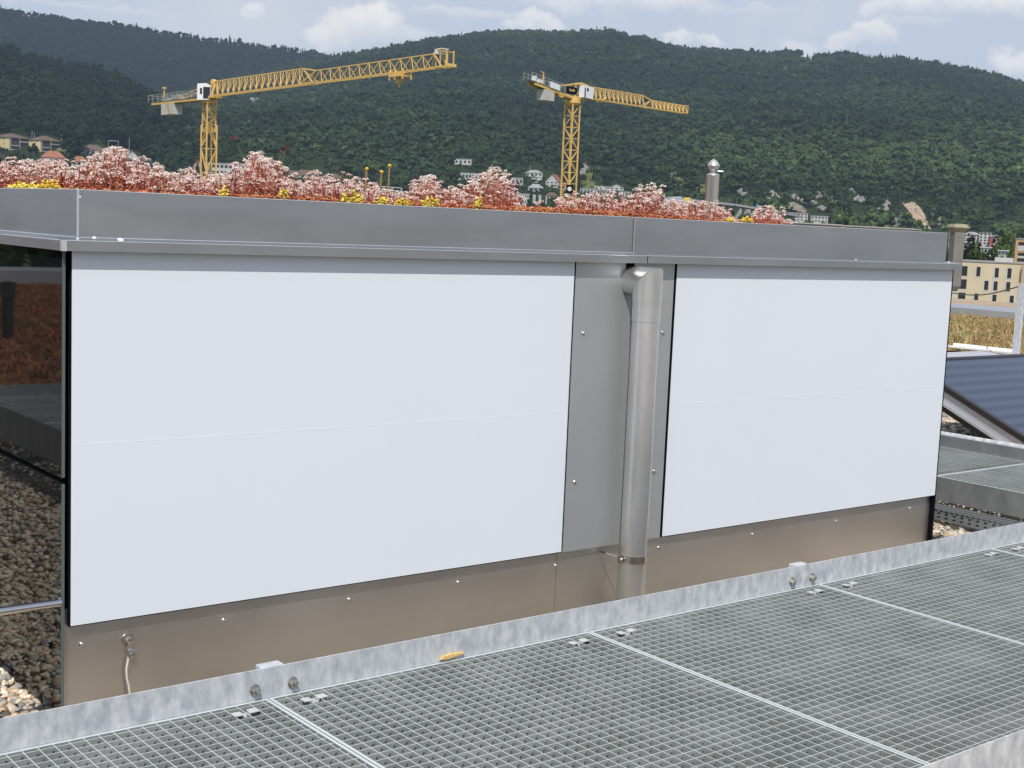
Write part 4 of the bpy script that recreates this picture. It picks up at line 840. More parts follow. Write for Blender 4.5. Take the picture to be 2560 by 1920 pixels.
# ------------------------------------------------------------------ beige building and orange building at the right edge
def facade(u_l, u_r, v_top, d, yaw, name, label, wall, cat, hh_, rects, dp=14, sill=True):
    b = at(u_l, v_top, d); ez = math.atan2(b[1], b[0]) - math.pi / 2 + yaw; ex = np.array([math.cos(ez), math.sin(ez), 0]); ey = np.array([-math.sin(ez), math.cos(ez), 0]); uz = np.array([0, 0, 1.0]); n_ = ey
    def wp(u, v):
        r = ray(u, v); o0 = np.array([0, 0, E]); t = ((b - o0) @ n_) / (r @ n_); p = o0 + r * t - b; return p @ ex, p[2]
    w = wp(u_r, v_top)[0]; o = thing(name, label, cat, tuple(b)); P = lambda x, y, z: b + ex * x + ey * y + uz * z
    MB().prism([P(0, 0, -hh_), P(w, 0, -hh_), P(w, dp, -hh_), P(0, dp, -hh_)], uz * hh_).build('wall', WM[wall], o)
    MB().prism([P(-.15, -.15, .01), P(w + .15, -.15, .01), P(w + .15, dp, .01), P(-.15, dp, .01)], uz * .25).build('roof', RFM['grey'], o)
    for (ua, va, ub, vb) in rects:
        (x0_, z0_), (x1_, z1_) = wp(ua, vb), wp(ub, va)
        x1_ = wp(ub, (va + vb) / 2)[0]; x0_ = wp(ua, (va + vb) / 2)[0]
        if sill:
            fr_ = MB().prism([P(x0_ - .35, -.03, z0_ - .3), P(x1_ + .05, -.03, z0_ - .3), P(x1_ + .05, -.03, z1_ + .04), P(x0_ - .35, -.03, z1_ + .04)], ey * .02).build('window', WM['white'], o)
            MB().prism([P(x0_, -.06, z0_), P(x1_, -.06, z0_), P(x1_, -.06, z1_), P(x0_, -.06, z1_)], ey * .025).build('pane', WIN, fr_)
        else: MB().prism([P(x0_, -.06, z0_), P(x1_, -.06, z0_), P(x1_, -.06, z1_), P(x0_, -.06, z1_)], ey * .05).build('window', WIN, o)
    return o, P, wp
Z7 = lambda x, y: (2320 + x / 6.912, 540 + y / 6.912)
WR_ = [(585, 868, 680, 1030), (838, 880, 906, 1040), (1155, 898, 1222, 1060), (1372, 905, 1442, 1075), (535, 1095, 665, 1255), (972, 1120, 1042, 1275), (1132, 1130, 1200, 1285), (1350, 1142, 1420, 1300), (520, 1325, 645, 1470), (800, 1340, 865, 1480), (1112, 1360, 1180, 1500), (1412, 1378, 1480, 1510)]
bb, PB, wpB = facade(2372, 2640, 652, 280, -.02, 'beige_building', 'beige building with tall narrow white framed windows at the right edge', 'beige', 'building', 14, [Z7(a, b) + Z7(c, d) for a, b, c, d in WR_])
x0_ = wpB(2487, 655)[0]; x1_ = wpB(2534, 655)[0]
MB().prism([PB(x0_, 2, .27), PB(x1_, 2, .27), PB(x1_, 6, .27), PB(x0_, 6, .27)], (0, 0, .85)).build('roof_unit', WM['white'], bb)
x0_ = wpB(2553, 690)[0]
MB().prism([PB(x0_, -1.2, -4.2), PB(x0_ + 9, -1.2, -4.2), PB(x0_ + 9, -.07, -4.2), PB(x0_, -.07, -4.2)], (0, 0, 4.0)).build('bay', WM['tan'], bb)
ob, PO, wpO = facade(2540, 2640, 598, 330, -.05, 'orange_building', 'orange rendered building with white blinds cut by the right edge of the photo', 'orange', 'building', 18, [(2546, 607, 2600, 615), (2545, 634, 2600, 641), (2543, 646, 2600, 653)], sill=False)
for (va, vb) in ((616, 627), (642, 645)):
    (xa_, za_), (xb_, zb_) = wpO(2544, vb), wpO(2600, va); MB().prism([PO(xa_, -.08, za_), PO(xb_, -.08, za_), PO(xb_, -.08, zb_), PO(xa_, -.08, zb_)], (0, .04, 0)).build('blind', WM['white'], ob)
# ------------------------------------------------------------------ forest
def blobs(P, r, cols, kind):
    """crowns: P (n,3) base points, r radius"""
    out_ = []
    n_ = len(P)
    bl = kind == 0
    Pb, rb, cb_ = P[bl], r[bl], cols[bl]; nb = NB
    off = rng.normal(0, .5, (len(Pb), nb, 3)) * np.array([1, 1, .62]); off = np.clip(off, -1, 1); off[:, 0] = 0
    hgt = rb * rng.uniform(1.25, 1.7, len(Pb))
    c3 = Pb[:, None, :] + off * rb[:, None, None] * .85; c3[:, :, 2] += hgt[:, None]
    s = rb[:, None] * rng.uniform(.85, 1.5, (len(Pb), nb)) / nb ** .5; sc3 = np.stack([s, s, s * rng.uniform(.8, 1.05, s.shape)], -1).reshape(-1, 3)
    cc = np.repeat(cb_, nb, 0) * np.exp(.15 * rng.standard_normal((len(Pb) * nb, 1)))
    V, T = scatter(IC0, c3.reshape(-1, 3), sc3, randrot(len(sc3), 1.2), .2); out_.append((V, T, np.repeat(cc, len(IC0[0]), 0)))
    Pc, rc, cc = P[~bl], r[~bl], cols[~bl]
    if len(Pc):
        k = 7; a = np.arange(k) * 2 * np.pi / k; lay = [(1.0, .35, 1.75), (.78, 1.2, 2.5), (.5, 2.0, 3.3)]
        V = []; T = []; b = 0
        for (w_, z0_, z1_) in lay:
            V += [[w_ * .62 * math.cos(x), w_ * .62 * math.sin(x), z0_] for x in a] + [[0, 0, z1_]]; T += [[b + i, b + (i + 1) % k, b + k] for i in range(k)]; b += k + 1
        V, T = scatter((np.array(V), np.array(T)), Pc, np.stack([rc, rc, rc * rng.uniform(.95, 1.35, len(rc))], 1), randrot(len(rc), .03), .07)
        out_.append((V, T, np.repeat(cc * np.exp(.12 * rng.standard_normal((len(cc), 1))), b, 0)))
    return out_
M['leaf'] = mat('forest_leaves', (.05, .08, .03), .95, 0, .08, attr=True)
BROAD = np.array([(.024, .037, .015), (.019, .031, .014), (.030, .043, .017), (.016, .026, .013), (.026, .036, .014), (.021, .035, .017)])  # leaf colours darkened to carry the cloud shadow over the hills
CONI = np.array([(.010, .018, .012), (.009, .015, .011), (.013, .021, .013)])
def forest(name, label, fn, a0, a1, d0, d1, n, r0, r1, con, seed, cull, light=0.15, bright=1.0):
    global rng
    rng = np.random.default_rng(seed)
    az = rng.uniform(a0, a1, n); d = np.sqrt(rng.uniform(d0 * d0, d1 * d1, n)); P = np.stack([d * np.sin(az), d * np.cos(az), fn(az, d)], 1)
    u, v = proj(P); keep = cull(u, v, d, az); P, u, v, d = P[keep], u[keep], v[keep], d[keep]; n = len(P)
    patch = np.sin(P[:, 0] / 71 + 2 * np.sin(P[:, 1] / 130)) + np.sin(P[:, 1] / 83 + P[:, 0] / 190) + .7 * rng.standard_normal(n)
    kind = (rng.random(n) < np.clip(con(u, v) + .22 * patch, 0.02, .95)).astype(int)
    r = rng.uniform(r0, r1, n) * np.exp(.15 * rng.standard_normal(n)); r = np.where(kind == 1, r * .72, r)
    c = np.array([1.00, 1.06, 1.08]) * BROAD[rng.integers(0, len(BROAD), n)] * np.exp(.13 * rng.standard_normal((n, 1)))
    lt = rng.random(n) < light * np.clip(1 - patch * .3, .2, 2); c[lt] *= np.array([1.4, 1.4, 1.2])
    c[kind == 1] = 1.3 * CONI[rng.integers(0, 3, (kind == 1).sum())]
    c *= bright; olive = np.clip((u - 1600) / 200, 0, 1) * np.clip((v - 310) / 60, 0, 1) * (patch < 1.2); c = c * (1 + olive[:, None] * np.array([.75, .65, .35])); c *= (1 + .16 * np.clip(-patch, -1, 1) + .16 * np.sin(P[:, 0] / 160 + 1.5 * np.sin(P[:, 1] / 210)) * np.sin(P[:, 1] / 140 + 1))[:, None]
    V, T, cc = merge(blobs(P, r, c, kind)); o = link_mesh(name, np_mesh(name, V, T, cc), M['leaf']); tag(o, label, 'forest', kind='stuff'); return n
def clear(u, v):
    k = np.ones(len(u), bool)
    for (a, b, hw, hh) in GRASS: k &= ((u - a) / hw) ** 2 + ((v - b) / (hh * 1.25)) ** 2 > 1
    for (a, b, hw, hh) in ROCKS: k &= ~((((u - a) / hw) ** 2 + ((v - b) / hh) ** 2 < 1) & (rng.random(len(u)) < .72)); k &= ~((np.abs(u - a) < hw * .8) & (v > b) & (v < b + hh + 16) & (rng.random(len(u)) < .75))
    for p in ROCKP:
        k &= ~inpoly(u, v, p) | (rng.random(len(u)) < .05)
        for q in (9, 18, 27): k &= ~inpoly(u, v - q, p) | (rng.random(len(u)) < .12)
    for (u0, u1, vt, vb) in HOUSES:
        inside = (u > u0 - 7) & (u < u1 + 7) & (v > vb - 16) & (v < vb + 44); k &= ~(inside & (rng.random(len(u)) < .95))
        k &= ~((u > u0 - 3) & (u < u1 + 3) & (v > vt) & (v < vb + 2))
    return k
def cull_main(u, v, d, az):
    k = (u > -60) & (u < 2620) & (v < 640) & clear(u, v)
    zn = RN(az) * DN
    k &= ~((u < 470) & (v < np.interp(u, [-100, 0, 158, 272, 364, 459, 520], [60, 110, 160, 186, 225, 275, 310]) + 400) & (v > 5000))
    return k
con_main = lambda u, v: np.where(v < 300, .38, .16) + np.where((u > 900) & (u < 1400) & (v < 330), .12, 0) - np.where((u > 1700) & (v > 300), .14, 0)
NB = 9
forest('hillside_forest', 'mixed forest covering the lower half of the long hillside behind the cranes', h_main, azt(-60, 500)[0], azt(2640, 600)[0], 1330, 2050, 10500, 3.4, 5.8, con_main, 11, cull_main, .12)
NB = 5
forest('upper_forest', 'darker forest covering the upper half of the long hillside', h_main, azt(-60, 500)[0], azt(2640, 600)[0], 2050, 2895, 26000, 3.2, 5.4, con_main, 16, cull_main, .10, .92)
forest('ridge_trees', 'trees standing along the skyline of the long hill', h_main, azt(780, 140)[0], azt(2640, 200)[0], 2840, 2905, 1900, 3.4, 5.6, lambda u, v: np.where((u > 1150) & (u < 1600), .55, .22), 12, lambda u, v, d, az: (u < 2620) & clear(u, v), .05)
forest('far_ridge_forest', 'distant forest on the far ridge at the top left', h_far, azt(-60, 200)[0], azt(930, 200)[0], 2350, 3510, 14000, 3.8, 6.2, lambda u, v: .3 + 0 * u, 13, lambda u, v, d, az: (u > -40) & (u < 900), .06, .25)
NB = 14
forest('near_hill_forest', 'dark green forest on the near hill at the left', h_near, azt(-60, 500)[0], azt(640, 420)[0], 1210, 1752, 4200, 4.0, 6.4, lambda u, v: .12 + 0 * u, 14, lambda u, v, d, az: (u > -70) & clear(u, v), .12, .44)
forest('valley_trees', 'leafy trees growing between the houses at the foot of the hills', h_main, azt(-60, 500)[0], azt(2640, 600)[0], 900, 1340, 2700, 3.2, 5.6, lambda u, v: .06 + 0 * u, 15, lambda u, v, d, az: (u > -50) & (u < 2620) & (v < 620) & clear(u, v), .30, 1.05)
# hedges and bushes round the houses
rng = np.random.default_rng(33); Bp = []
for (u0, u1, vt, vb) in HOUSES:
    if vb > 560 or vt < 300: continue
    for i in range(int(16 + (u1 - u0) * .35)):
        p, d = hit(rng.uniform(u0 - 12, u1 + 12), rng.uniform(vb + 1, vb + 42)); Bp.append(p)
for (a, b, hw, hh) in GRASS:
    if b > 300:
        for i in range(8): p, d = hit(a + rng.uniform(-1, 1) * hw, b + rng.uniform(-1, 1.6) * hh); Bp.append(p)
Bp = np.array(Bp); NB = 7; n_ = len(Bp); V, T, cc = merge(blobs(Bp - np.array([0, 0, .5]), rng.uniform(.9, 2.1, n_), BROAD[rng.integers(0, 6, n_)] * 1.25 * np.exp(.25 * rng.standard_normal((n_, 1))), np.zeros(n_, int)))
tag(link_mesh('garden_bushes', np_mesh('garden_bushes', V, T, cc), M['leaf']), 'hedges and garden bushes round the houses on the slope', 'bushes', kind='stuff')
# rocks on the slope
RK = mat('limestone', (.33, .315, .285), .95, 0, .1, col2=(.17, .165, .15), vscale=.25)
RKT = mat('fresh_rock', (.50, .41, .30), .95, 0, .1, col2=(.36, .29, .21), vscale=.06)
def rockface(poly, name, m_, lift, step):
    us = np.array([p[0] for p in poly]); vs = np.array([p[1] for p in poly]); gu = np.arange(us.min() - step, us.max() + step, step); gv = np.arange(vs.min() - step, vs.max() + step, step); idx = {}
    V = []; Fc = []
    for j, b in enumerate(gv):
        for i, a in enumerate(gu):
            if inpoly(np.array([a]), np.array([b]), poly)[0]:
                p, d = hit(a + rng.normal(0, .3), b + rng.normal(0, .3)); dirn = np.array([-p[0], -p[1], 0]) / d; idx[(i, j)] = len(V); V.append(p + dirn * (lift + rng.uniform(-3, 3)) + np.array([0, 0, 1.0]))
    for (i, j), k in idx.items():
        if (i + 1, j) in idx and (i, j + 1) in idx and (i + 1, j + 1) in idx: Fc.append((k, idx[(i + 1, j)], idx[(i + 1, j + 1)], idx[(i, j + 1)]))
    o = MB().add(V, Fc).build(name, m_); o['kind'] = 'structure'; return o
rng = np.random.default_rng(5)
rockface(ROCKP[0], 'rock_slip', RKT, 3, 1.8); rockface(ROCKP[1], 'rock_face', RK, 3, 1.8); rockface(ROCKP[2], 'rock_face', mat('brown_rock', (.27, .22, .17), .95, 0, .1, var=.3, vscale=.1), 8, 2.2)
Vr = []
for (a, b, hw, hh) in ROCKS:
    for i in range(int(8 + hw * hh / 3)):
        th = rng.uniform(0, 6.28); q_ = math.sqrt(rng.random()) * 1.15; p, d = hit(a + hw * q_ * math.cos(th), b + hh * q_ * math.sin(th)); s = rng.uniform(.8, 2.6) * d / 1600
        dirn = np.array([-p[0], -p[1], 0]) / d; Vr.append((p + dirn * 4 + np.array([0, 0, 2]), s))
PP = np.array([x[0] for x in Vr]); ss = np.array([x[1] for x in Vr]); V, T = scatter(IC0, PP, np.stack([ss * rng.uniform(.6, 1.2, len(ss)), ss * .8, ss * rng.uniform(.7, 1.5, len(ss))], 1), randrot(len(ss), .6), .2)
o = link_mesh('rock_outcrops', np_mesh('rock_outcrops', V, T), RK); tag(o, 'pale limestone outcrops showing between the trees at the right', 'rocks', kind='stuff')
for (a, b, hw, hh) in GRASS[:-2]:
    pass
# pale grass on the clearings
Vg = []; 
for (a, b, hw, hh) in GRASS:
    for i in range(60):
        th = rng.uniform(0, 6.28); q_ = math.sqrt(rng.random()) * 1.05; p, d = hit(a + hw * q_ * math.cos(th), b + hh * q_ * math.sin(th)); Vg.append((p, d))
PP = np.array([x[0] for x in Vg]); ss = np.array([x[1] for x in Vg]) / 1400 * 4.0; V, T = scatter(IC0, PP, np.stack([ss * 1.4, ss * 1.4, ss * .25], 1), randrot(len(ss), .1), .1)
tag(link_mesh('clearing_grass', np_mesh('clearing_grass', V, T, np.repeat(np.array([(.15, .17, .06)]) * np.exp(.15 * rng.standard_normal((len(ss), 1))), 12, 0)), M['leaf']), 'pale grass of the small clearings on the slope', 'grass', kind='stuff')
# ------------------------------------------------------------------ single trees at the right and (mirrored) at the left
def tree(x, y, gz, top, rw, name, label, col, seed, zlow=.25, group='trees behind the beige building', leaf=.34, n=900):
    r_ = np.random.default_rng(seed); o = thing(name, label, 'tree', (x, y, gz), 0, group); H = top - gz
    tr = MB(); tr.tube([(x, y, gz), (x + .1, y, gz + H * .35), (x, y + .1, gz + H * .7)], [H * .022 + .05, H * .016 + .03, .05], 8)
    for i in range(6):
        a = i * 2.4 + r_.uniform(0, 1); z = gz + H * (.3 + .08 * i); tr.tube([(x, y, z), (x + rw * .6 * math.cos(a), y + rw * .6 * math.sin(a), z + H * .14)], [H * .009 + .02, .02], 5)
    tr.build('trunk', M['bark'], o)
    m_ = 14; cz_ = gz + H * (zlow + 1) / 2; hz = H * (1 - zlow) / 2; cl = r_.normal(0, .55, (m_, 3)); cl /= np.maximum(1, np.linalg.norm(cl, axis=1) / .8)[:, None]; cr = r_.uniform(.28, .5, m_); ct = np.exp(.22 * r_.standard_normal(m_))
    k = r_.integers(0, m_, n); d = r_.standard_normal((n, 3)); d /= np.linalg.norm(d, axis=1)[:, None]; P = (cl[k] + d * cr[k][:, None] * r_.uniform(.6, 1, (n, 1))) * np.array([rw, rw, hz]) + np.array([x, y, cz_])
    P[:, 2] = np.minimum(P[:, 2], top)
    s = leaf * r_.uniform(.6, 1.4, (n, 1, 1)); tri = r_.standard_normal((n, 3, 3)); V = P[:, None, :] + tri * s; c = np.repeat(np.array(col) * ct[k][:, None] * np.exp(.2 * r_.standard_normal((n, 1))), 3, 0)
    link_mesh('crown', np_mesh('crown', V.reshape(-1, 3), np.arange(3 * n).reshape(-1, 3), c), M['leaf'], o)
M['bark'] = mat('bark', (.09, .07, .05), .95, 0, .1)
TL = [(2424, 588, 34, 400, (.018, .030, .012), 'dense dark tree beside the stone chimney', .15), (2440, 600, 22, 470, (.10, .13, .03), 'thin yellow green tree behind the dark tree', .2), (2456, 600, 10, 480, (.016, .03, .014), 'slim dark cypress like tree in front of the white blocks', .1),
      (2489, 593, 14, 470, (.026, .042, .018), 'round dark tree covering the red walled block', .2), (2522, 588, 28, 440, (.075, .115, .024), 'broad light green tree left of the orange building', .2), (2503, 600, 24, 450, (.095, .125, .03), 'yellow green tree in the middle of the gap', .2),
      (2486, 628, 28, 370, (.028, .046, .016), 'low dark tree above the beige roof', .3), (2448, 632, 26, 365, (.05, .07, .022), 'low olive tree right of the dark tree', .3), (2412, 636, 20, 360, (.022, .036, .014), 'low dark tree behind the left end of the beige roof', .3),
      (2535, 632, 20, 380, (.085, .11, .03), 'low yellow green tree touching the orange building', .3), (2470, 615, 18, 430, (.06, .09, .025), 'small green tree between the pavilions', .3), (2388, 610, 20, 420, (.03, .05, .018), 'green tree showing left of the stone chimney', .3)]
for i, (u, v, hw, d, c, lab, zl) in enumerate(TL):
    p = at(u, v, d); tree(p[0], p[1], GROUND, p[2], hw * d / F, 'leafy_tree', lab, c, 40 + i, zl, leaf=.42, n=1300)
for i, (x, y, top, rw) in enumerate(((-22, 70, 3.0, 6), (-30, 84, 4, 7), (-14, 62, 1.0, 5), (-40, 90, 3, 8))):
    tree(x, y, GROUND, top, rw, 'leafy_tree', ['tree mirrored in the top of the dark glass, nearest of four', 'tree mirrored in the dark glass, tallest of four', 'tree mirrored in the dark glass, lowest of four', 'tree mirrored in the dark glass, farthest left of four'][i], (.03, .05, .015), 70 + i, .3, 'trees mirrored in the dark glass', .5, 900)
# ------------------------------------------------------------------ cranes
def lattice(g, a, b, ax, ay, hw, hh, n, ch, dg, tri=False, x=False):
    """box or triangular truss from a to b"""
    a = np.array(a, float); b = np.array(b, float); ax = np.array(ax, float); ay = np.array(ay, float)
    cs = [(-1, -1), (1, -1), (1, 1), (-1, 1)] if not tri else [(-1, 0), (1, 0), (0, 1)]
    f = (lambda s, i: a + (b - a) * s + ax * hw * cs[i][0] + ay * hh * cs[i][1])
    for i in range(len(cs)): g.bar(f(0, i), f(1, i), ch)
    m_ = len(cs)
    for k in range(n):
        s0, s1 = k / n, (k + 1) / n
        for i in range(m_):
            j = (i + 1) % m_
            if tri and not x and i == 0: g.bar(f(s0, 0), f(s1, 1), dg * .8); g.bar(f(s0, 0), f(s0, 1), dg * .8); continue
            if tri:
                t_, l_ = (2, 1) if i == 1 else (2, 0)
                sm = (s0 + s1) / 2
                g.bar(f(s0, l_), f(sm, t_), dg); g.bar(f(sm, t_), f(s1, l_), dg)
            else:
                p, q = (i, j) if (k + i) % 2 else (j, i)
                g.bar(f(s0, p), f(s1, q), dg); g.bar(f(s0, i), f(s0, j), dg * .8)
                if x: g.bar(f(s0, q), f(s1, p), dg * .7)
    return g
UZ = np.array([0, 0, 1.0])
# left crane
mx_, my_ = 89.25, 188.0; ZL = 17.0 + E
c1 = thing('tower_crane', 'tall yellow tower crane with long jib reaching up to the right, left of the two', 'tower crane', (mx_, my_, GROUND), 0, 'yellow tower cranes')
th = math.radians(3); a1_ = np.array([math.cos(th), math.sin(th), 0]); a2_ = np.array([-math.sin(th), math.cos(th), 0])
ztop = ZL - .9; zin = at(527, 318, 205)[2]
g = lattice(MB(), (mx_, my_, GROUND), (mx_, my_, zin), a1_, a2_, .82, .82, 9, .20, .11); g.build('mast', M['yellow'], c1)
g = lattice(MB(), (mx_, my_, zin - 1), (mx_, my_, ztop), a1_, a2_, .70, .70, 4, .16, .075); g.build('inner_mast', M['yellow'], c1)
MB().lathe((mx_, my_, ztop - .1), [(1.15, 0), (1.2, .45), (1.0, .5), (1.0, .9)], 20).build('slewing_ring', M['yellow'], c1)
def ys_u(u, x=mx_): r = ray(u, 200); return x * r[1] / r[0]
yr, ym0, ym1, yt = ys_u(538), ys_u(757), ys_u(790), ys_u(1098)
jx = np.array([1.0, 0, 0])
g = lattice(MB(), (mx_, yr, ZL), (mx_, ym0, ZL), jx, UZ, .55, 2.1, 15, .13, .06, tri=True)
for k in range(16): y = yr + (ym0 - yr) * k / 15; g.bar((mx_ - .55, y, ZL), (mx_, y, ZL + 2.1), .09)
lattice(g, (mx_, ym1, ZL), (mx_, yt, ZL), jx, UZ, .5, 1.6, 12, .115, .065, tri=True)
g.bar((mx_, ym0, ZL + 2.1), (mx_, ym1, ZL + 1.6), .19)
for s in (-.5, .5): g.bar((mx_ + s, ym0, ZL), (mx_ + s, ym1, ZL), .19); g.bar((mx_ + s, ym0, ZL), (mx_, ym1, ZL + 1.6), .12); g.bar((mx_ + s, ym1, ZL), (mx_, ym0, ZL + 2.1), .12)
g.build('jib', M['yellow'], c1)
g = MB(); ye = ys_u(1123)
for s in (-.5, .5):
    g.bar((mx_ + s, yt, ZL), (mx_ + s, ye, ZL - .05), .16); g.bar((mx_ + s, ye, ZL), (mx_ + s, ye, ZL + 1.75), .12); g.bar((mx_ + s, yt - 1.0, ZL), (mx_ + s, yt + .6, ZL + 1.6), .12); g.bar((mx_ + s, yt, ZL + 1.9), (mx_ + s, ye, ZL + 1.55), .10); g.bar((mx_ + s, ye + 1.2, ZL), (mx_ + s, ye + 1.2, ZL + 1.6), .1)
g.bar((mx_ - .6, ye, ZL + .1), (mx_ + .8, ye, ZL + .1), .35); g.build('jib_tip', M['yellow'], c1)
MB().box((mx_ - .55, yt - .3, ZL + 1.45), (mx_ + .5, yt + .3, ZL + 2.0)).box((mx_ - .5, ye + 1, ZL + 1.95), (mx_ + .5, yt, ZL + 2.03)).build('tip_box', M['cabw'], c1)
ytr = ys_u(998)
g = MB().box((mx_ - .7, ytr - 1.2, ZL - .55), (mx_ + .7, ytr + 1.2, ZL - .25)); 
for s in (-.6, .6):
    for q_ in (-1.6, 0, 1.2): g.bar((mx_ + s, ytr + q_, ZL - .9), (mx_ + s, ytr + q_, ZL + .3), .16)
tr_ = g.build('trolley', M['yellow'], c1)
MB().box((mx_ - .25, ytr - .35, ZL - 1.25), (mx_ + .25, ytr + .35, ZL - .8)).bar((mx_, ytr, ZL - 1.7), (mx_, ytr, ZL - 1.2), .16).build('hook_block', M['yellow'], tr_)
for o in list(c1.children) + list(tr_.children):               # the jib is luffed up a little towards its tip
    if o.name.split('.')[0] in ('jib', 'jib_tip', 'tip_box', 'trolley', 'hook_block'):
        for v_ in o.data.vertices: v_.co.z += .45 * max(0.0, (yr - my_ - v_.co.y) / (yr - ye))
# tower head, cab, counter jib
g = MB()
for s in (-.55, .55): g.bar((mx_ + s, my_ + .6, ZL - .2), (mx_, yr - .1, ZL + 2.1), .26); g.bar((mx_ + s, yr - .1, ZL), (mx_, yr - .1, ZL + 2.1), .26)
g.lathe((mx_ - .3, yr + .5, ZL + 2.0), [(.42, 0), (.42, .6)], 14, (1, 0, 0)); g.box((mx_ - .8, yr - 1, ZL - .35), (mx_ + .8, my_ + 1.0, ZL - .05)); g.build('tower_head', M['yellow'], c1)
cc = at(510, 229, 198); w_ = 17 * 198 / F; h_ = 20 * 198 / F
cb1 = MB().prism([cc + RW[:, 0] * (-w_) + UZ * (-h_), cc + RW[:, 0] * (-w_) + UZ * h_, cc + RW[:, 0] * (w_ * .3) + UZ * (h_ + .05), cc + RW[:, 0] * (w_) + UZ * (h_ * .62), cc + RW[:, 0] * (w_ * .85) + UZ * (-h_)], np.array([RW[0, 2], RW[1, 2], 0]) * 1.5).build('cab', M['cabw'], c1)
fwd = np.array([RW[0, 2], RW[1, 2], 0])
MB().prism([cc + RW[:, 0] * (-w_ * .12) - fwd * .03 + UZ * (-h_ * .85), cc + RW[:, 0] * (-w_ * .12) - fwd * .03 + UZ * (h_ * .60), cc + RW[:, 0] * (w_ * .93) - fwd * .03 + UZ * (h_ * .55), cc + RW[:, 0] * (w_ * .82) - fwd * .03 + UZ * (-h_ * .85)], fwd * .02).build('cab_window', M['cabglass'], cb1)
MB().prism([cc + RW[:, 0] * (-w_ * .6) - fwd * .03 + UZ * (-h_ * .30), cc + RW[:, 0] * (-w_ * .6) - fwd * .03 + UZ * (h_ * .45), cc + RW[:, 0] * (-w_ * .28) - fwd * .03 + UZ * (h_ * .45), cc + RW[:, 0] * (-w_ * .28) - fwd * .03 + UZ * (-h_ * .30)], fwd * .02).build('cab_window', M['cabglass'], cb1)
yc0, yc1 = my_ + .5, ys_u(383)
zc1 = at(390, 256, 213)[2]; ZC0 = ZL - .15
cjz = lambda y: ZC0 + (zc1 - ZC0) * (y - yc0) / (yc1 - yc0)
g = MB()
for s in (-.6, .6): g.bar((mx_ + s, yc0, cjz(yc0) - .15), (mx_ + s, yc1 - 1, cjz(yc1 - 1) - .15), .2, .42)
g.build('counter_jib', M['yellow'], c1)
g = MB().add([(mx_ - .8, yc0 + 1, cjz(yc0 + 1) + .08), (mx_ + .8, yc0 + 1, cjz(yc0 + 1) + .08), (mx_ + .8, yc1, cjz(yc1) + .08), (mx_ - .8, yc1, cjz(yc1) + .08)], [(0, 1, 2, 3)])
for s in (-.8, .8):
    for k in range(11):
        y = yc0 + 2 + (yc1 - yc0 - 2) * k / 10; g.bar((mx_ + s, y, cjz(y)), (mx_ + s, y, cjz(y) + 1.15), .06)
    for hq in (.6, 1.15): g.bar((mx_ + s, yc0 + 2, cjz(yc0 + 2) + hq), (mx_ + s, yc1, cjz(yc1) + hq), .06)
g.bar((mx_ - .8, yc1, cjz(yc1) + 1.15), (mx_ + .8, yc1, cjz(yc1) + 1.15), .06); g.build('platform', M['cgrey'], c1)
y = ys_u(446); g = MB().box((mx_ - .6, y - 1.0, cjz(y) + .1), (mx_ + .6, y + 1.3, cjz(y) + .9)).box((mx_ - .5, y + 3, cjz(y) + .1), (mx_ + .5, y + 5, cjz(y) + .6)); g.build('winch', M['cgrey'], c1)
g = MB()
for s in (-.5, .5): g.bar((mx_ + s, my_ + .3, ZL + 1.6), (mx_ + s, ys_u(446), cjz(ys_u(446)) + .2), .12)
g.build('tie_bar', M['yellow'], c1)
y = ys_u(411); g = MB().bar((mx_, y, cjz(y)), (mx_, y, cjz(y) + 2.25), .17).box((mx_ - .25, y - .25, cjz(y) + 2.1), (mx_ + .25, y + .25, cjz(y) + 2.35)); g.build('lamp_post', M['yellow'], c1)
ya_, yb_ = ys_u(446), ys_u(414); g = MB().box((mx_ - .7, ya_ + .02, cjz(yb_) - 2.05), (mx_ + .7, yb_, cjz(yb_) - .38)); g.build('counterweight', M['cw'], c1)
MB().obox((mx_ - .73, (ya_ * .62 + yb_ * .38), cjz(yb_) - 1.2), (.02, 0, 0), (0, .5, 0), (0, .5, .8)).build('counterweight_bracket', WM['tan'], c1)
# right crane
m2 = np.array([131.9, 155.3]); ang = math.radians(10); jd = np.array([math.cos(ang), math.sin(ang), 0]); jn = np.array([-math.sin(ang), math.cos(ang), 0]); Z2 = 19.4 + E
c2 = thing('tower_crane', 'yellow tower crane with short jib pointing right and a clock on its mast', 'tower crane', (m2[0], m2[1], GROUND), 0, 'yellow tower cranes')
B2 = np.array([m2[0], m2[1], 0]); Q = lambda s, n_, z: B2 + jd * s + jn * n_ + UZ * z
def s_u(u, n_=0.0):
    r = ray(u, 220); k = r[0] / r[1]; p = B2 + jn * n_; return (k * p[1] - p[0]) / (jd[0] - k * jd[1])
th = math.radians(8); a1_ = np.array([math.cos(th), math.sin(th), 0]); a2_ = np.array([-math.sin(th), math.cos(th), 0])
g = lattice(MB(), (m2[0], m2[1], GROUND), (m2[0], m2[1], Z2 - 1.3), a1_, a2_, .79, .79, 22, .17, .10); g.build('mast', M['yellow'], c2)
MB().lathe((m2[0], m2[1], Z2 - 1.35), [(1.0, 0), (1.2, .25), (1.2, .7), (1.0, .75), (1.0, 1.1)], 20).build('slewing_ring', M['yellow'], c2)
s0_, sm0, sm1, st_ = s_u(1462), s_u(1607), s_u(1629), s_u(1716)
J = lambda s, z: Q(s, 0, Z2 + z)
g = lattice(MB(), J(s0_, 0), J(sm0, 0), jn, UZ, .5, 1.75, 13, .115, .055, tri=True)
for k in range(14):
    s = s0_ + (sm0 - s0_) * k / 13
    g.bar(Q(s, -.5, Z2), Q(s, 0, Z2 + 1.75), .10)
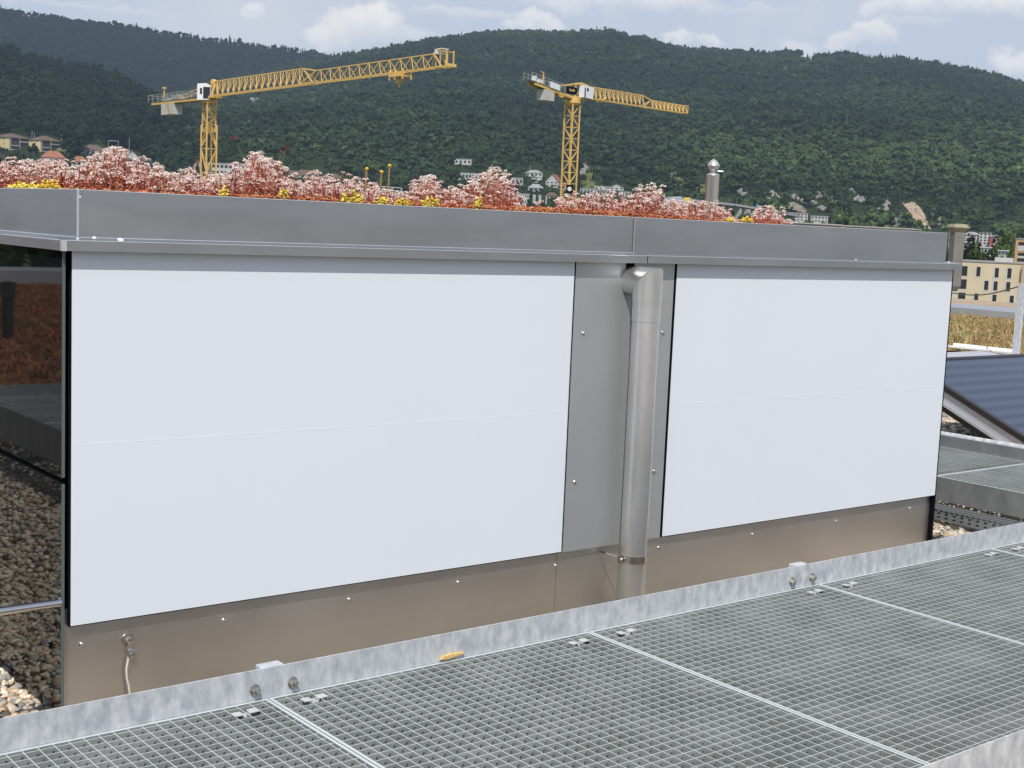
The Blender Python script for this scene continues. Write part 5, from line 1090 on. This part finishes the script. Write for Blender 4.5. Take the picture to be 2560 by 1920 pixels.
lattice(g, J(sm1, 0), J(st_, 0), jn, UZ, .45, 1.2, 9, .15, .085, tri=True)
for k in range(10):
    s = sm1 + (st_ - sm1) * k / 9
    g.bar(Q(s, -.45, Z2), Q(s, 0, Z2 + 1.2), .08)
g.bar(J(sm0, 1.75), J(sm1, 1.2), .16)
for q_ in (-.48, .48): g.bar(Q(sm0, q_, Z2), Q(sm1, q_, Z2), .16); g.bar(Q(sm0, q_, Z2), Q(sm1, 0, Z2 + 1.2), .1)
g.build('jib', M['yellow'], c2)
MB().bar(Q(st_ + .1, -.45, Z2), Q(st_ + .1, -.45, Z2 + 1.2), .1).bar(Q(st_ + .1, .45, Z2), Q(st_ + .1, .45, Z2 + 1.2), .1).bar(Q(st_ + .1, -.45, Z2 + 1.2), Q(st_ + .1, .45, Z2 + 1.2), .1).build('jib_tip', M['yellow'], c2)
s = s_u(1506); g = MB()
for q_ in (-.5, .5): g.bar(Q(s - .6, q_, Z2 - .1), Q(s + .4, q_, Z2 + .35), .25)
g.bar(Q(s - .8, 0, Z2 - .15), Q(s + .8, 0, Z2 - .15), 1.0, .22); g.build('trolley', M['yellow'], c2)
# head frame
sA = s_u(1447); g = MB()
for q_ in (-.6, .6):
    g.bar(Q(sA, q_, Z2 - .2), Q(sA, q_, Z2 + 1.95), .22); g.bar(Q(sA, q_, Z2 + 1.95), Q(s0_ + .5, q_ * .5, Z2 + 1.75), .16); g.bar(Q(sA, q_, Z2 + 1.95), Q(s_u(1402), q_, Z2 + 1.15), .15); g.bar(Q(sA, q_, Z2 + .1), Q(s0_ + .3, q_, Z2 + 1.6), .12)
g.bar(Q(sA, -.6, Z2 + 1.95), Q(sA, .6, Z2 + 1.95), .2)
g.bar(Q(s_u(1410), 0, Z2 - .25), Q(s0_, 0, Z2 - .25), 1.3, .35); g.build('tower_head', M['yellow'], c2)
def plate(u0, u1, z0_, z1_, nn, m_, name, par, th_=.06):
    a, b = s_u(u0, nn), s_u(u1, nn); return MB().prism([Q(a, nn, Z2 + z0_), Q(b, nn, Z2 + z0_), Q(b, nn, Z2 + z1_), Q(a, nn, Z2 + z1_)], jn * th_).build(name, m_, par)
pn = plate(1418, 1443, .12, 1.15, -.72, M['black'], 'sign_panel', c2)
a, b = s_u(1424, -.72), s_u(1438, -.72); g = MB()
for k in range(7):
    x = a + (b - a) * k / 7; hgt = [.42, .26, .26, .30, .26, .42, .26][k]
    g.prism([Q(x, -.725, Z2 + .52), Q(x + (b - a) * .10, -.725, Z2 + .52), Q(x + (b - a) * .10, -.725, Z2 + .52 + hgt), Q(x, -.725, Z2 + .52 + hgt)], jn * .003)
    g.prism([Q(x, -.725, Z2 + .62), Q(x + (b - a) * .13, -.725, Z2 + .62), Q(x + (b - a) * .13, -.725, Z2 + .68), Q(x, -.725, Z2 + .68)], jn * .003)
g.build('sign_lettering', M['yellow'], pn)
a, b = s_u(1461, -1.3), s_u(1485, -1.3)
cb2 = MB().prism([Q(a, -1.3, Z2 - .15), Q(b - .15, -1.3, Z2 - .22), Q(b, -1.3, Z2 + .6), Q(b, -1.3, Z2 + 1.45), Q(a, -1.3, Z2 + 1.6)], jn * 1.0).build('cab', M['cabw'], c2)
MB().prism([Q(a + .05, -1.32, Z2 - .14), Q(a + .38, -1.32, Z2 - .15), Q(a + .38, -1.32, Z2 + 1.25), Q(a + .05, -1.32, Z2 + 1.25)], jn * .015).build('cab_stripe', M['blue'], cb2)
MB().prism([Q(a + .62, -1.32, Z2 + .80), Q(a + 1.05, -1.32, Z2 + .78), Q(a + 1.05, -1.32, Z2 + 1.25), Q(a + .62, -1.32, Z2 + 1.28)], jn * .015).build('cab_window', M['cabglass'], cb2)
MB().prism([Q(b + .003, -1.28, Z2 + .1), Q(b + .003, -.33, Z2 + .1), Q(b + .003, -.33, Z2 + 1.4), Q(b + .003, -1.28, Z2 + 1.4)], jd * .02).build('cab_window', M['cabglass'], cb2)
sc0, sc1 = s_u(1412), s_u(1328); zc2 = at(1328, 205, 191)[2]; zq = lambda s: Z2 - .2 + (zc2 - Z2 + .2) * (s - sc0) / (sc1 - sc0)
g = MB()
for q_ in (-.6, .6): g.bar(Q(sc0 + 1, q_, zq(sc0 + 1)), Q(sc1, q_, zq(sc1)), .22, .42)
g.build('counter_jib', M['yellow'], c2)
g = MB(); sd0, sd1 = s_u(1402), s_u(1319); zd = lambda s: zq(s) + .25
g.add([Q(sd0, -.8, zd(sd0)), Q(sd0, .8, zd(sd0)), Q(sd1, .8, zd(sd1)), Q(sd1, -.8, zd(sd1))], [(0, 1, 2, 3)])
for q_ in (-.8, .8):
    for k in range(9): s = sd0 + (sd1 - sd0) * k / 8; g.bar(Q(s, q_, zd(s)), Q(s, q_, zd(s) + 1.1), .055)
    for hq in (.55, 1.1): g.bar(Q(sd0, q_, zd(sd0) + hq), Q(sd1, q_, zd(sd1) + hq), .055)
g.build('platform', M['cgrey'], c2)
s = s_u(1335); MB().prism([Q(s - .3, -.3, zd(s)), Q(s + .3, -.3, zd(s)), Q(s + .3, .3, zd(s)), Q(s - .3, .3, zd(s))], UZ * .95).prism([Q(s + .8, -.3, zd(s + 1)), Q(s + 1.6, -.3, zd(s + 1)), Q(s + 1.6, .3, zd(s + 1)), Q(s + .8, .3, zd(s + 1))], UZ * .7).build('winch', M['cabw'], c2)
s = s_u(1357); MB().bar(Q(s, 0, zd(s)), Q(s, 0, zd(s) + 1.95), .15).bar(Q(s, 0, zd(s) + 1.9), Q(s - .85, -.2, zd(s) + 1.95), .10).build('lamp_post', M['yellow'], c2)
a, b = s_u(1375, -.85), s_u(1400, -.85); MB().prism([Q(a, -.85, zd(a) - .05), Q(b, -.85, zd(b) - .05), Q(b, -.85, zd(b) + .8), Q(a, -.85, zd(a) + .8)], jn * .05).build('side_board', M['cabw'], c2)
a, b = s_u(1352), s_u(1378); MB().prism([Q(a, -.7, zq(a) - 1.85), Q(b, -.7, zq(a) - 1.85), Q(b, -.7, zq(a) - .3), Q(a, -.7, zq(a) - .3)], jn * 1.4).build('counterweight', M['cw'], c2)
# clock on the mast
k_ = ray(1425, 473); kk = at(1424, 472.5, np.linalg.norm([m2[0], m2[1]]) * .979); nf = -np.array([kk[0], kk[1], 0]) / np.linalg.norm(kk[:2]); nr = np.array([-nf[1], nf[0], 0]); sx_ = 8.3 * 200 / F
ck = thing('mast_clock', 'white round clock dial on a black board on the right crane mast', 'clock', tuple(kk))
MB().obox(kk, nr * sx_, nf * .05, UZ * sx_ * 1.25).build('clock_board', M['black'], ck)
MB().lathe(kk + nf * .055, [(sx_ * .64, 0), (sx_ * .64, .03), (sx_ * .60, .035)], 28, nf).build('dial', M['cabw'], ck)
g = MB()
for (an, ln, wd) in ((70, .55, .05), (200, .38, .06)): a = math.radians(an); dd = nr * math.sin(a) + UZ * math.cos(a); g.bar(kk + nf * .097, kk + nf * .097 + dd * sx_ * ln, wd * .8, .01, up=nf)
for i in range(12): a = i * math.pi / 6; dd = nr * math.sin(a) + UZ * math.cos(a); g.bar(kk + nf * .095 + dd * sx_ * .46, kk + nf * .095 + dd * sx_ * .56, .03, .008, up=nf)
g.build('clock_hands', M['black'], ck)
# ------------------------------------------------------------------ sedum on the box
PRO = np.array([(-60, 416), (0, 416), (22, 406), (50, 412), (75, 414), (100, 412), (140, 412), (175, 414), (190, 418), (215, 410), (240, 404), (265, 385), (290, 378), (305, 382), (325, 402), (355, 408), (389, 420), (415, 436), (443, 441), (475, 430), (500, 436), (525, 450), (560, 436), (585, 424), (610, 412), (630, 396), (645, 394), (665, 410), (684, 398), (695, 414), (724, 440), (750, 447), (789, 440), (820, 448), (849, 443), (894, 452), (924, 462), (962, 474), (998, 484), (1012, 490), (1028, 461), (1050, 452), (1082, 446), (1100, 458), (1110, 472), (1132, 478), (1155, 462), (1177, 455), (1200, 446), (1231, 429), (1250, 440), (1273, 446), (1285, 460), (1300, 484), (1320, 505), (1390, 507), (1399, 486), (1420, 492), (1439, 486), (1460, 486), (1502, 481), (1530, 488), (1550, 490), (1574, 501), (1593, 472), (1612, 470), (1636, 467), (1658, 472), (1668, 500), (1690, 507), (1727, 504), (1755, 503), (1780, 514), (1797, 512), (1817, 530), (1826, 525), (1838, 552), (1872, 552), (1885, 530), (1895, 522), (1925, 521), (1958, 523), (1970, 540), (1976, 556), (2100, 600)])
pro = lambda u: np.interp(u, PRO[:, 0], PRO[:, 1])
edge_v = lambda u: 477.8 + (np.asarray(u) - 197) * .0478 + np.where(np.asarray(u) < 197, -(np.asarray(u) - 197) * .028, 0)
ZSOIL = E + .018
def keep_in(u, y):
    k = np.array([ray(a, 470)[0] / ray(a, 470)[1] for a in u]); return np.maximum(y, (FX0 + .028) / k + np.where(u < 215, .03 + .25 * rng.random(len(u)) ** 2, 0))
OCT = (np.array([(1, 0, 0), (0, 1, 0), (-1, 0, 0), (0, -1, 0), (0, 0, .6), (0, 0, -.4)], float), np.array([(0, 1, 4), (1, 2, 4), (2, 3, 4), (3, 0, 4), (1, 0, 5), (2, 1, 5), (3, 2, 5), (0, 3, 5)]))
def stems(u, y, fac, head=1.0, white=0.0, red=.5):
    """sedum stalks that end in a flat flower head; u = photo column used to pick the height there"""
    y = keep_in(u, y)
    n_ = len(u); r = np.stack([ray(a, b) for a, b in zip(u, pro(u))]); P = r * (y / r[:, 1])[:, None]; zt_ = E + P[:, 2]
    X = P[:, 0]; h = np.maximum((zt_ - ZSOIL) * fac, .018); lean = rng.normal(0, .10, (n_, 2)) * h[:, None]
    base = np.stack([X - lean[:, 0], y - lean[:, 1], np.full(n_, ZSOIL)], 1); top = np.stack([X, y, ZSOIL + h], 1); mid = (base + top) / 2 + np.concatenate([rng.normal(0, .05, (n_, 2)) * h[:, None], np.zeros((n_, 1))], 1)
    tri = np.array([(math.cos(a), math.sin(a), 0) for a in (0, 2.094, 4.189)]); rs = rng.uniform(.0011, .0019, n_)
    V = np.concatenate([q[:, None, :] + tri[None] * (rs * s)[:, None, None] for q, s in ((base, 1.2), (mid, 1.0), (top, .7))], 1); T = []
    for s in (0, 3):
        for k in range(3): k2 = (k + 1) % 3; T += [(s + k, s + k2, s + 3 + k2), (s + k, s + 3 + k2, s + 3 + k)]
    T = np.array(T)[None] + (np.arange(n_) * 9)[:, None, None]
    cs = np.array([(.40, .085, .065), (.33, .06, .05), (.48, .17, .11), (.40, .20, .11)])[rng.integers(0, 4, n_)] * np.exp(.15 * rng.standard_normal((n_, 1)))
    parts = [(V.reshape(-1, 3), T.reshape(-1, 3), np.repeat(cs, 9, 0))]
    # small leaves along the stalk
    nl = 7; tt = rng.uniform(.12, .9, (n_, nl, 1)); pl = base[:, None] * (1 - tt) + top[:, None] * tt + rng.normal(0, .0035, (n_, nl, 3)); sl2 = np.repeat(rng.uniform(.0022, .0045, n_ * nl)[:, None], 3, 1) * np.array([1, 1, 1.5])
    V, T = scatter(OCT, pl.reshape(-1, 3), sl2, randrot(n_ * nl, .8)); cl = np.array([(.54, .14, .09), (.62, .28, .18), (.46, .10, .08), (.66, .40, .30)])[rng.integers(0, 4, n_ * nl)]
    parts.append((V, T, np.repeat(cl, 6, 0)))
    # flower heads
    nf_ = 17; a = rng.uniform(0, 6.283, (n_, nf_)); q = np.sqrt(rng.random((n_, nf_))); hr = (rng.uniform(.0065, .0128, n_) * head)[:, None]
    pf_ = top[:, None, :] + np.stack([hr * q * np.cos(a), hr * q * np.sin(a), hr * (.35 - .55 * q * q) + rng.normal(0, .0012, a.shape)], -1)
    sf = np.repeat(rng.uniform(.0019, .0033, n_ * nf_)[:, None], 3, 1) * head; V, T = scatter(OCT, pf_.reshape(-1, 3), sf, randrot(n_ * nf_, .6))
    pal = np.array([(.86, .62, .56), (.90, .72, .66), (.80, .50, .45), (.70, .38, .34), (.92, .80, .74)]); wt = np.array([.28, .26, .22, .14, .10])
    ci = pal[rng.choice(5, n_ * nf_, p=wt)]; tone = np.repeat(np.clip(rng.normal(white + .5 * (fac - .35), .30, n_), 0, 1), nf_)[:, None]; ci = ci * (1 - tone) + np.array([.92, .84, .77]) * tone
    low = np.repeat((fac + rng.normal(0, .06, n_)) < .44, nf_)[:, None]; lowc = np.array([(.50, .13, .09), (.58, .24, .12), (.44, .10, .08), (.62, .36, .26)])[np.repeat(rng.integers(0, 4, n_), nf_)]
    ci = np.where(low, lowc, ci)
    parts.append((V, T, np.repeat(ci * np.exp(.08 * rng.standard_normal((len(ci), 1))), 6, 0)))
    return merge(parts)
rng = np.random.default_rng(21)
CLUMPS = [(246, 330, 'tallest pale pink sedum clump at the left, in front of the brown roofs', 300, .1), (604, 700, 'big pale pink sedum clump right of the left crane mast', 360, .2), (1022, 1112, 'rounded pink sedum clump right of the three yellow buds', 280, .25),
          (1140, 1298, 'widest sedum clump with red stalks, left of the right crane', 520, .45), (1586, 1666, 'tall white headed sedum clump in front of the grey hall', 120, .8), (1880, 1972, 'last low sedum clump at the right end of the rim', 260, .3)]
inc = lambda u: np.any([(u > a) & (u < b) for (a, b, *_) in CLUMPS], axis=0)
ys = lambda n_: 3.452 + 1.15 * rng.random(n_) ** 1.7
nU = 4600; u = rng.uniform(-60, 1840, nU); dens = np.interp(u, [-60, 520, 800, 1010, 1300, 1400, 1560, 1840], [1, 1, .9, .6, .6, .75, .8, .7]); k = (rng.random(nU) < dens) & ~((u > 1300) & (u < 1392) & (rng.random(nU) < .93)) & ~(inc(u) & (rng.random(nU) < .6)); u = u[k]
fac = np.clip(rng.beta(1.6, 2.0, len(u)) * 1.08 + .12, .12, 1.15)
V, T, c = stems(u, ys(len(u)), fac, 1.0, .15)
tag(link_mesh('pink_sedum', np_mesh('pink_sedum', V, T, c), M['plant']), 'dense pink flowering sedum along the top of the box', 'sedum', kind='stuff')
for (a, b, lab, n_, wh) in CLUMPS:
    n_ = int(n_ * .50); u = rng.normal((a + b) / 2, (b - a) / 3.2, n_); k = (u > a - 14) & (u < b + 14); u = u[k]; n_ = len(u); y = 3.50 + .55 * rng.random(n_)
    V, T, c = stems(u, y, np.clip(rng.beta(1.7, 1.5, n_) * 1.0 + .15, .15, 1.08), 1.25 if wh > .7 else 1.08, wh)
    tag(link_mesh('sedum_clump', np_mesh('sedum_clump', V, T, c), M['plant']), lab, 'sedum clump', 'tall sedum clumps on the box')
# orange mat of small rosettes
n_ = 22000; u = rng.uniform(-80, 1985, n_); y = keep_in(u, 3.448 + .35 * rng.random(n_) ** 1.5); r = np.stack([ray(a, b) for a, b in zip(u, edge_v(u))]); X = r[:, 0] / r[:, 1] * y
hm = np.interp(u, [-80, 500, 700, 1000, 1300, 1400, 1840, 1880, 1985], [.016, .016, .022, .018, .026, .030, .016, .012, .010]) * rng.uniform(.3, 1.15, n_)
n2_ = n_; s = rng.uniform(.0022, .0048, n_); V, T = scatter(OCT, np.stack([X, y, ZSOIL + .012 + hm], 1), np.stack([s * 1.6, s * .8, s * .8], 1), randrot(n_, 1.4), .25)
pal = np.array([(.62, .20, .08), (.55, .14, .07), (.70, .30, .12), (.66, .36, .22), (.45, .10, .06), (.62, .45, .14), (.74, .46, .36)]); c = np.repeat(pal[rng.choice(7, n_, p=[.24, .2, .18, .12, .12, .06, .08])], 6, 0)
tag(link_mesh('sedum_mat', np_mesh('sedum_mat', V, T, c), M['plant']), 'low orange red sedum mat right behind the metal rim', 'sedum', kind='stuff')
YEL = [(22, 98, 459, 'wide lemon yellow sedum clump near the left edge'), (101, 150, 452, 'deep yellow sedum clump left of the rim corner'), (548, 572, 470, 'small yellow sedum tuft below the left crane'), (696, 722, 472, 'small yellow sedum tuft right of the big pink clump'), (855, 908, 479, 'broad yellow green sedum clump below the three yellow buds'),
       (934, 974, 494, 'yellow sedum clump right under the buds'), (986, 1032, 498, 'orange yellow sedum clump right of the buds'), (1052, 1100, 496, 'bright yellow sedum clump under the rounded pink clump'), (1186, 1208, 490, 'small yellow tuft inside the widest sedum clump'), (1817, 1836, 545, 'small yellow sedum tuft left of the bare gap'), (1853, 1882, 543, 'yellow sedum clump right of the bare gap')]
for i, (a, b, vt, lab) in enumerate(YEL):
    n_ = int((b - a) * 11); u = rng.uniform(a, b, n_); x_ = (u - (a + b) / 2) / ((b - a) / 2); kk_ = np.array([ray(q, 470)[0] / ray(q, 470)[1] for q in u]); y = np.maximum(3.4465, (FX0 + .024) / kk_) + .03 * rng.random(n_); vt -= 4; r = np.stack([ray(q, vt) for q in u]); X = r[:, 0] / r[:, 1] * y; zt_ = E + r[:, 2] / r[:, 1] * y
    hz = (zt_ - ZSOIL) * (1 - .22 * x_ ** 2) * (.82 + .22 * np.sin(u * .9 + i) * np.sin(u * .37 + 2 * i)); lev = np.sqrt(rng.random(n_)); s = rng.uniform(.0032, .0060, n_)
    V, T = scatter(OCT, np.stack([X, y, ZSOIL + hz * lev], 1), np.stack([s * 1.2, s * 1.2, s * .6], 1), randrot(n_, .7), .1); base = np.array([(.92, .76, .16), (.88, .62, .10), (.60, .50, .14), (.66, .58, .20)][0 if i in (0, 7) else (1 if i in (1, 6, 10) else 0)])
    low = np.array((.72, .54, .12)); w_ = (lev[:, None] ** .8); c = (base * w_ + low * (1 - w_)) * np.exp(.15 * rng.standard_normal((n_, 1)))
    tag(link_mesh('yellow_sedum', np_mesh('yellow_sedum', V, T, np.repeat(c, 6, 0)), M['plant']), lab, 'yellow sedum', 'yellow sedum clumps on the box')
stm = mat('brown_stalk', (.30, .20, .08), .8); ycp = mat('yellow_bud', (.68, .44, .05), .8); grs = mat('green_stalk', (.12, .16, .05), .8); rdp = mat('dark_red_petal', (.22, .025, .03), .7)
for (u, vt, vb, lab) in ((917, 424, 486, 'yellow headed bud stalk, left one of three'), (954, 432, 490, 'yellow headed bud stalk, shortest and middle one of three'), (974, 416, 495, 'yellow headed bud stalk, tallest and right one of three')):
    t_ = on_y(u, vt, 3.62); b = on_y(u - 6, vb, 3.62); o = thing('bud_stalk', lab, 'bud stalk', tuple(b), 0, 'yellow headed bud stalks')
    MB().tube([b - np.array([0, 0, .03]), (b + t_) / 2 + np.array([.001, 0, 0]), t_], .0026, 7).build('stalk', stm, o); MB().lathe(t_, [(.0025, -.004), (.0058, 0), (.0066, .003), (.0045, .0065), (.001, .0075)], 10).build('bud', ycp, o, smooth=True)
for (u, v, ub, vb, lab) in ((586, 346, 622, 440, 'dark red flower on a thin bent stalk, left one'), (714, 372, 690, 450, 'dark red flower head with a side bud, right one')):
    t_ = on_y(u, v, 3.75); b = on_y(ub, vb, 3.75); o = thing('red_flower', lab, 'flower', tuple(b), 0, 'dark red flowers above the sedum')
    m_ = (t_ * .45 + b * .55) + np.array([.004, 0, .004]); MB().tube([b - np.array([0, 0, .04]), m_, t_], .0011, 6).build('stalk', grs, o)
    g = MB()
    for k in range(9):
        a = k * .7; dd = np.array([math.cos(a), math.sin(a) * .8, rng.uniform(-.25, .5)]); g.obox(t_ + dd * .0055, dd * .0052, np.cross(dd, UZ) * .0028, np.array([0, 0, .0008]))
    g.build('petals', rdp, o)
    if u > 650: q_ = on_y(702, 381, 3.75); MB().lathe(q_, [(.001, -.004), (.004, 0), (.003, .005), (.001, .007)], 8).build('side_bud', rdp, o); MB().tube([q_ - np.array([0, 0, .003]), (q_ + b) / 2, b], .0009, 5).build('stalk', grs, o)
# ------------------------------------------------------------------ the air between here and the hills
HAZE = 0.000078
if HAZE > 0:
    hm_ = bpy.data.materials.new('haze'); hm_.use_nodes = True; t = hm_.node_tree; t.nodes.clear(); om = t.nodes.new('ShaderNodeOutputMaterial'); pv = t.nodes.new('ShaderNodeVolumePrincipled')
    pv.inputs['Color'].default_value = (.58, .78, 1.0, 1); pv.inputs['Density'].default_value = HAZE; pv.inputs['Anisotropy'].default_value = 0.0; t.links.new(pv.outputs[0], om.inputs['Volume'])
    hb_ = MB().box((-4800, -4800, GROUND - 1.5), (4800, 4800, 620)).build('haze', hm_); hb_['kind'] = 'stuff'; hb_['label'] = 'thin bluish summer haze lying over the valley and hills'
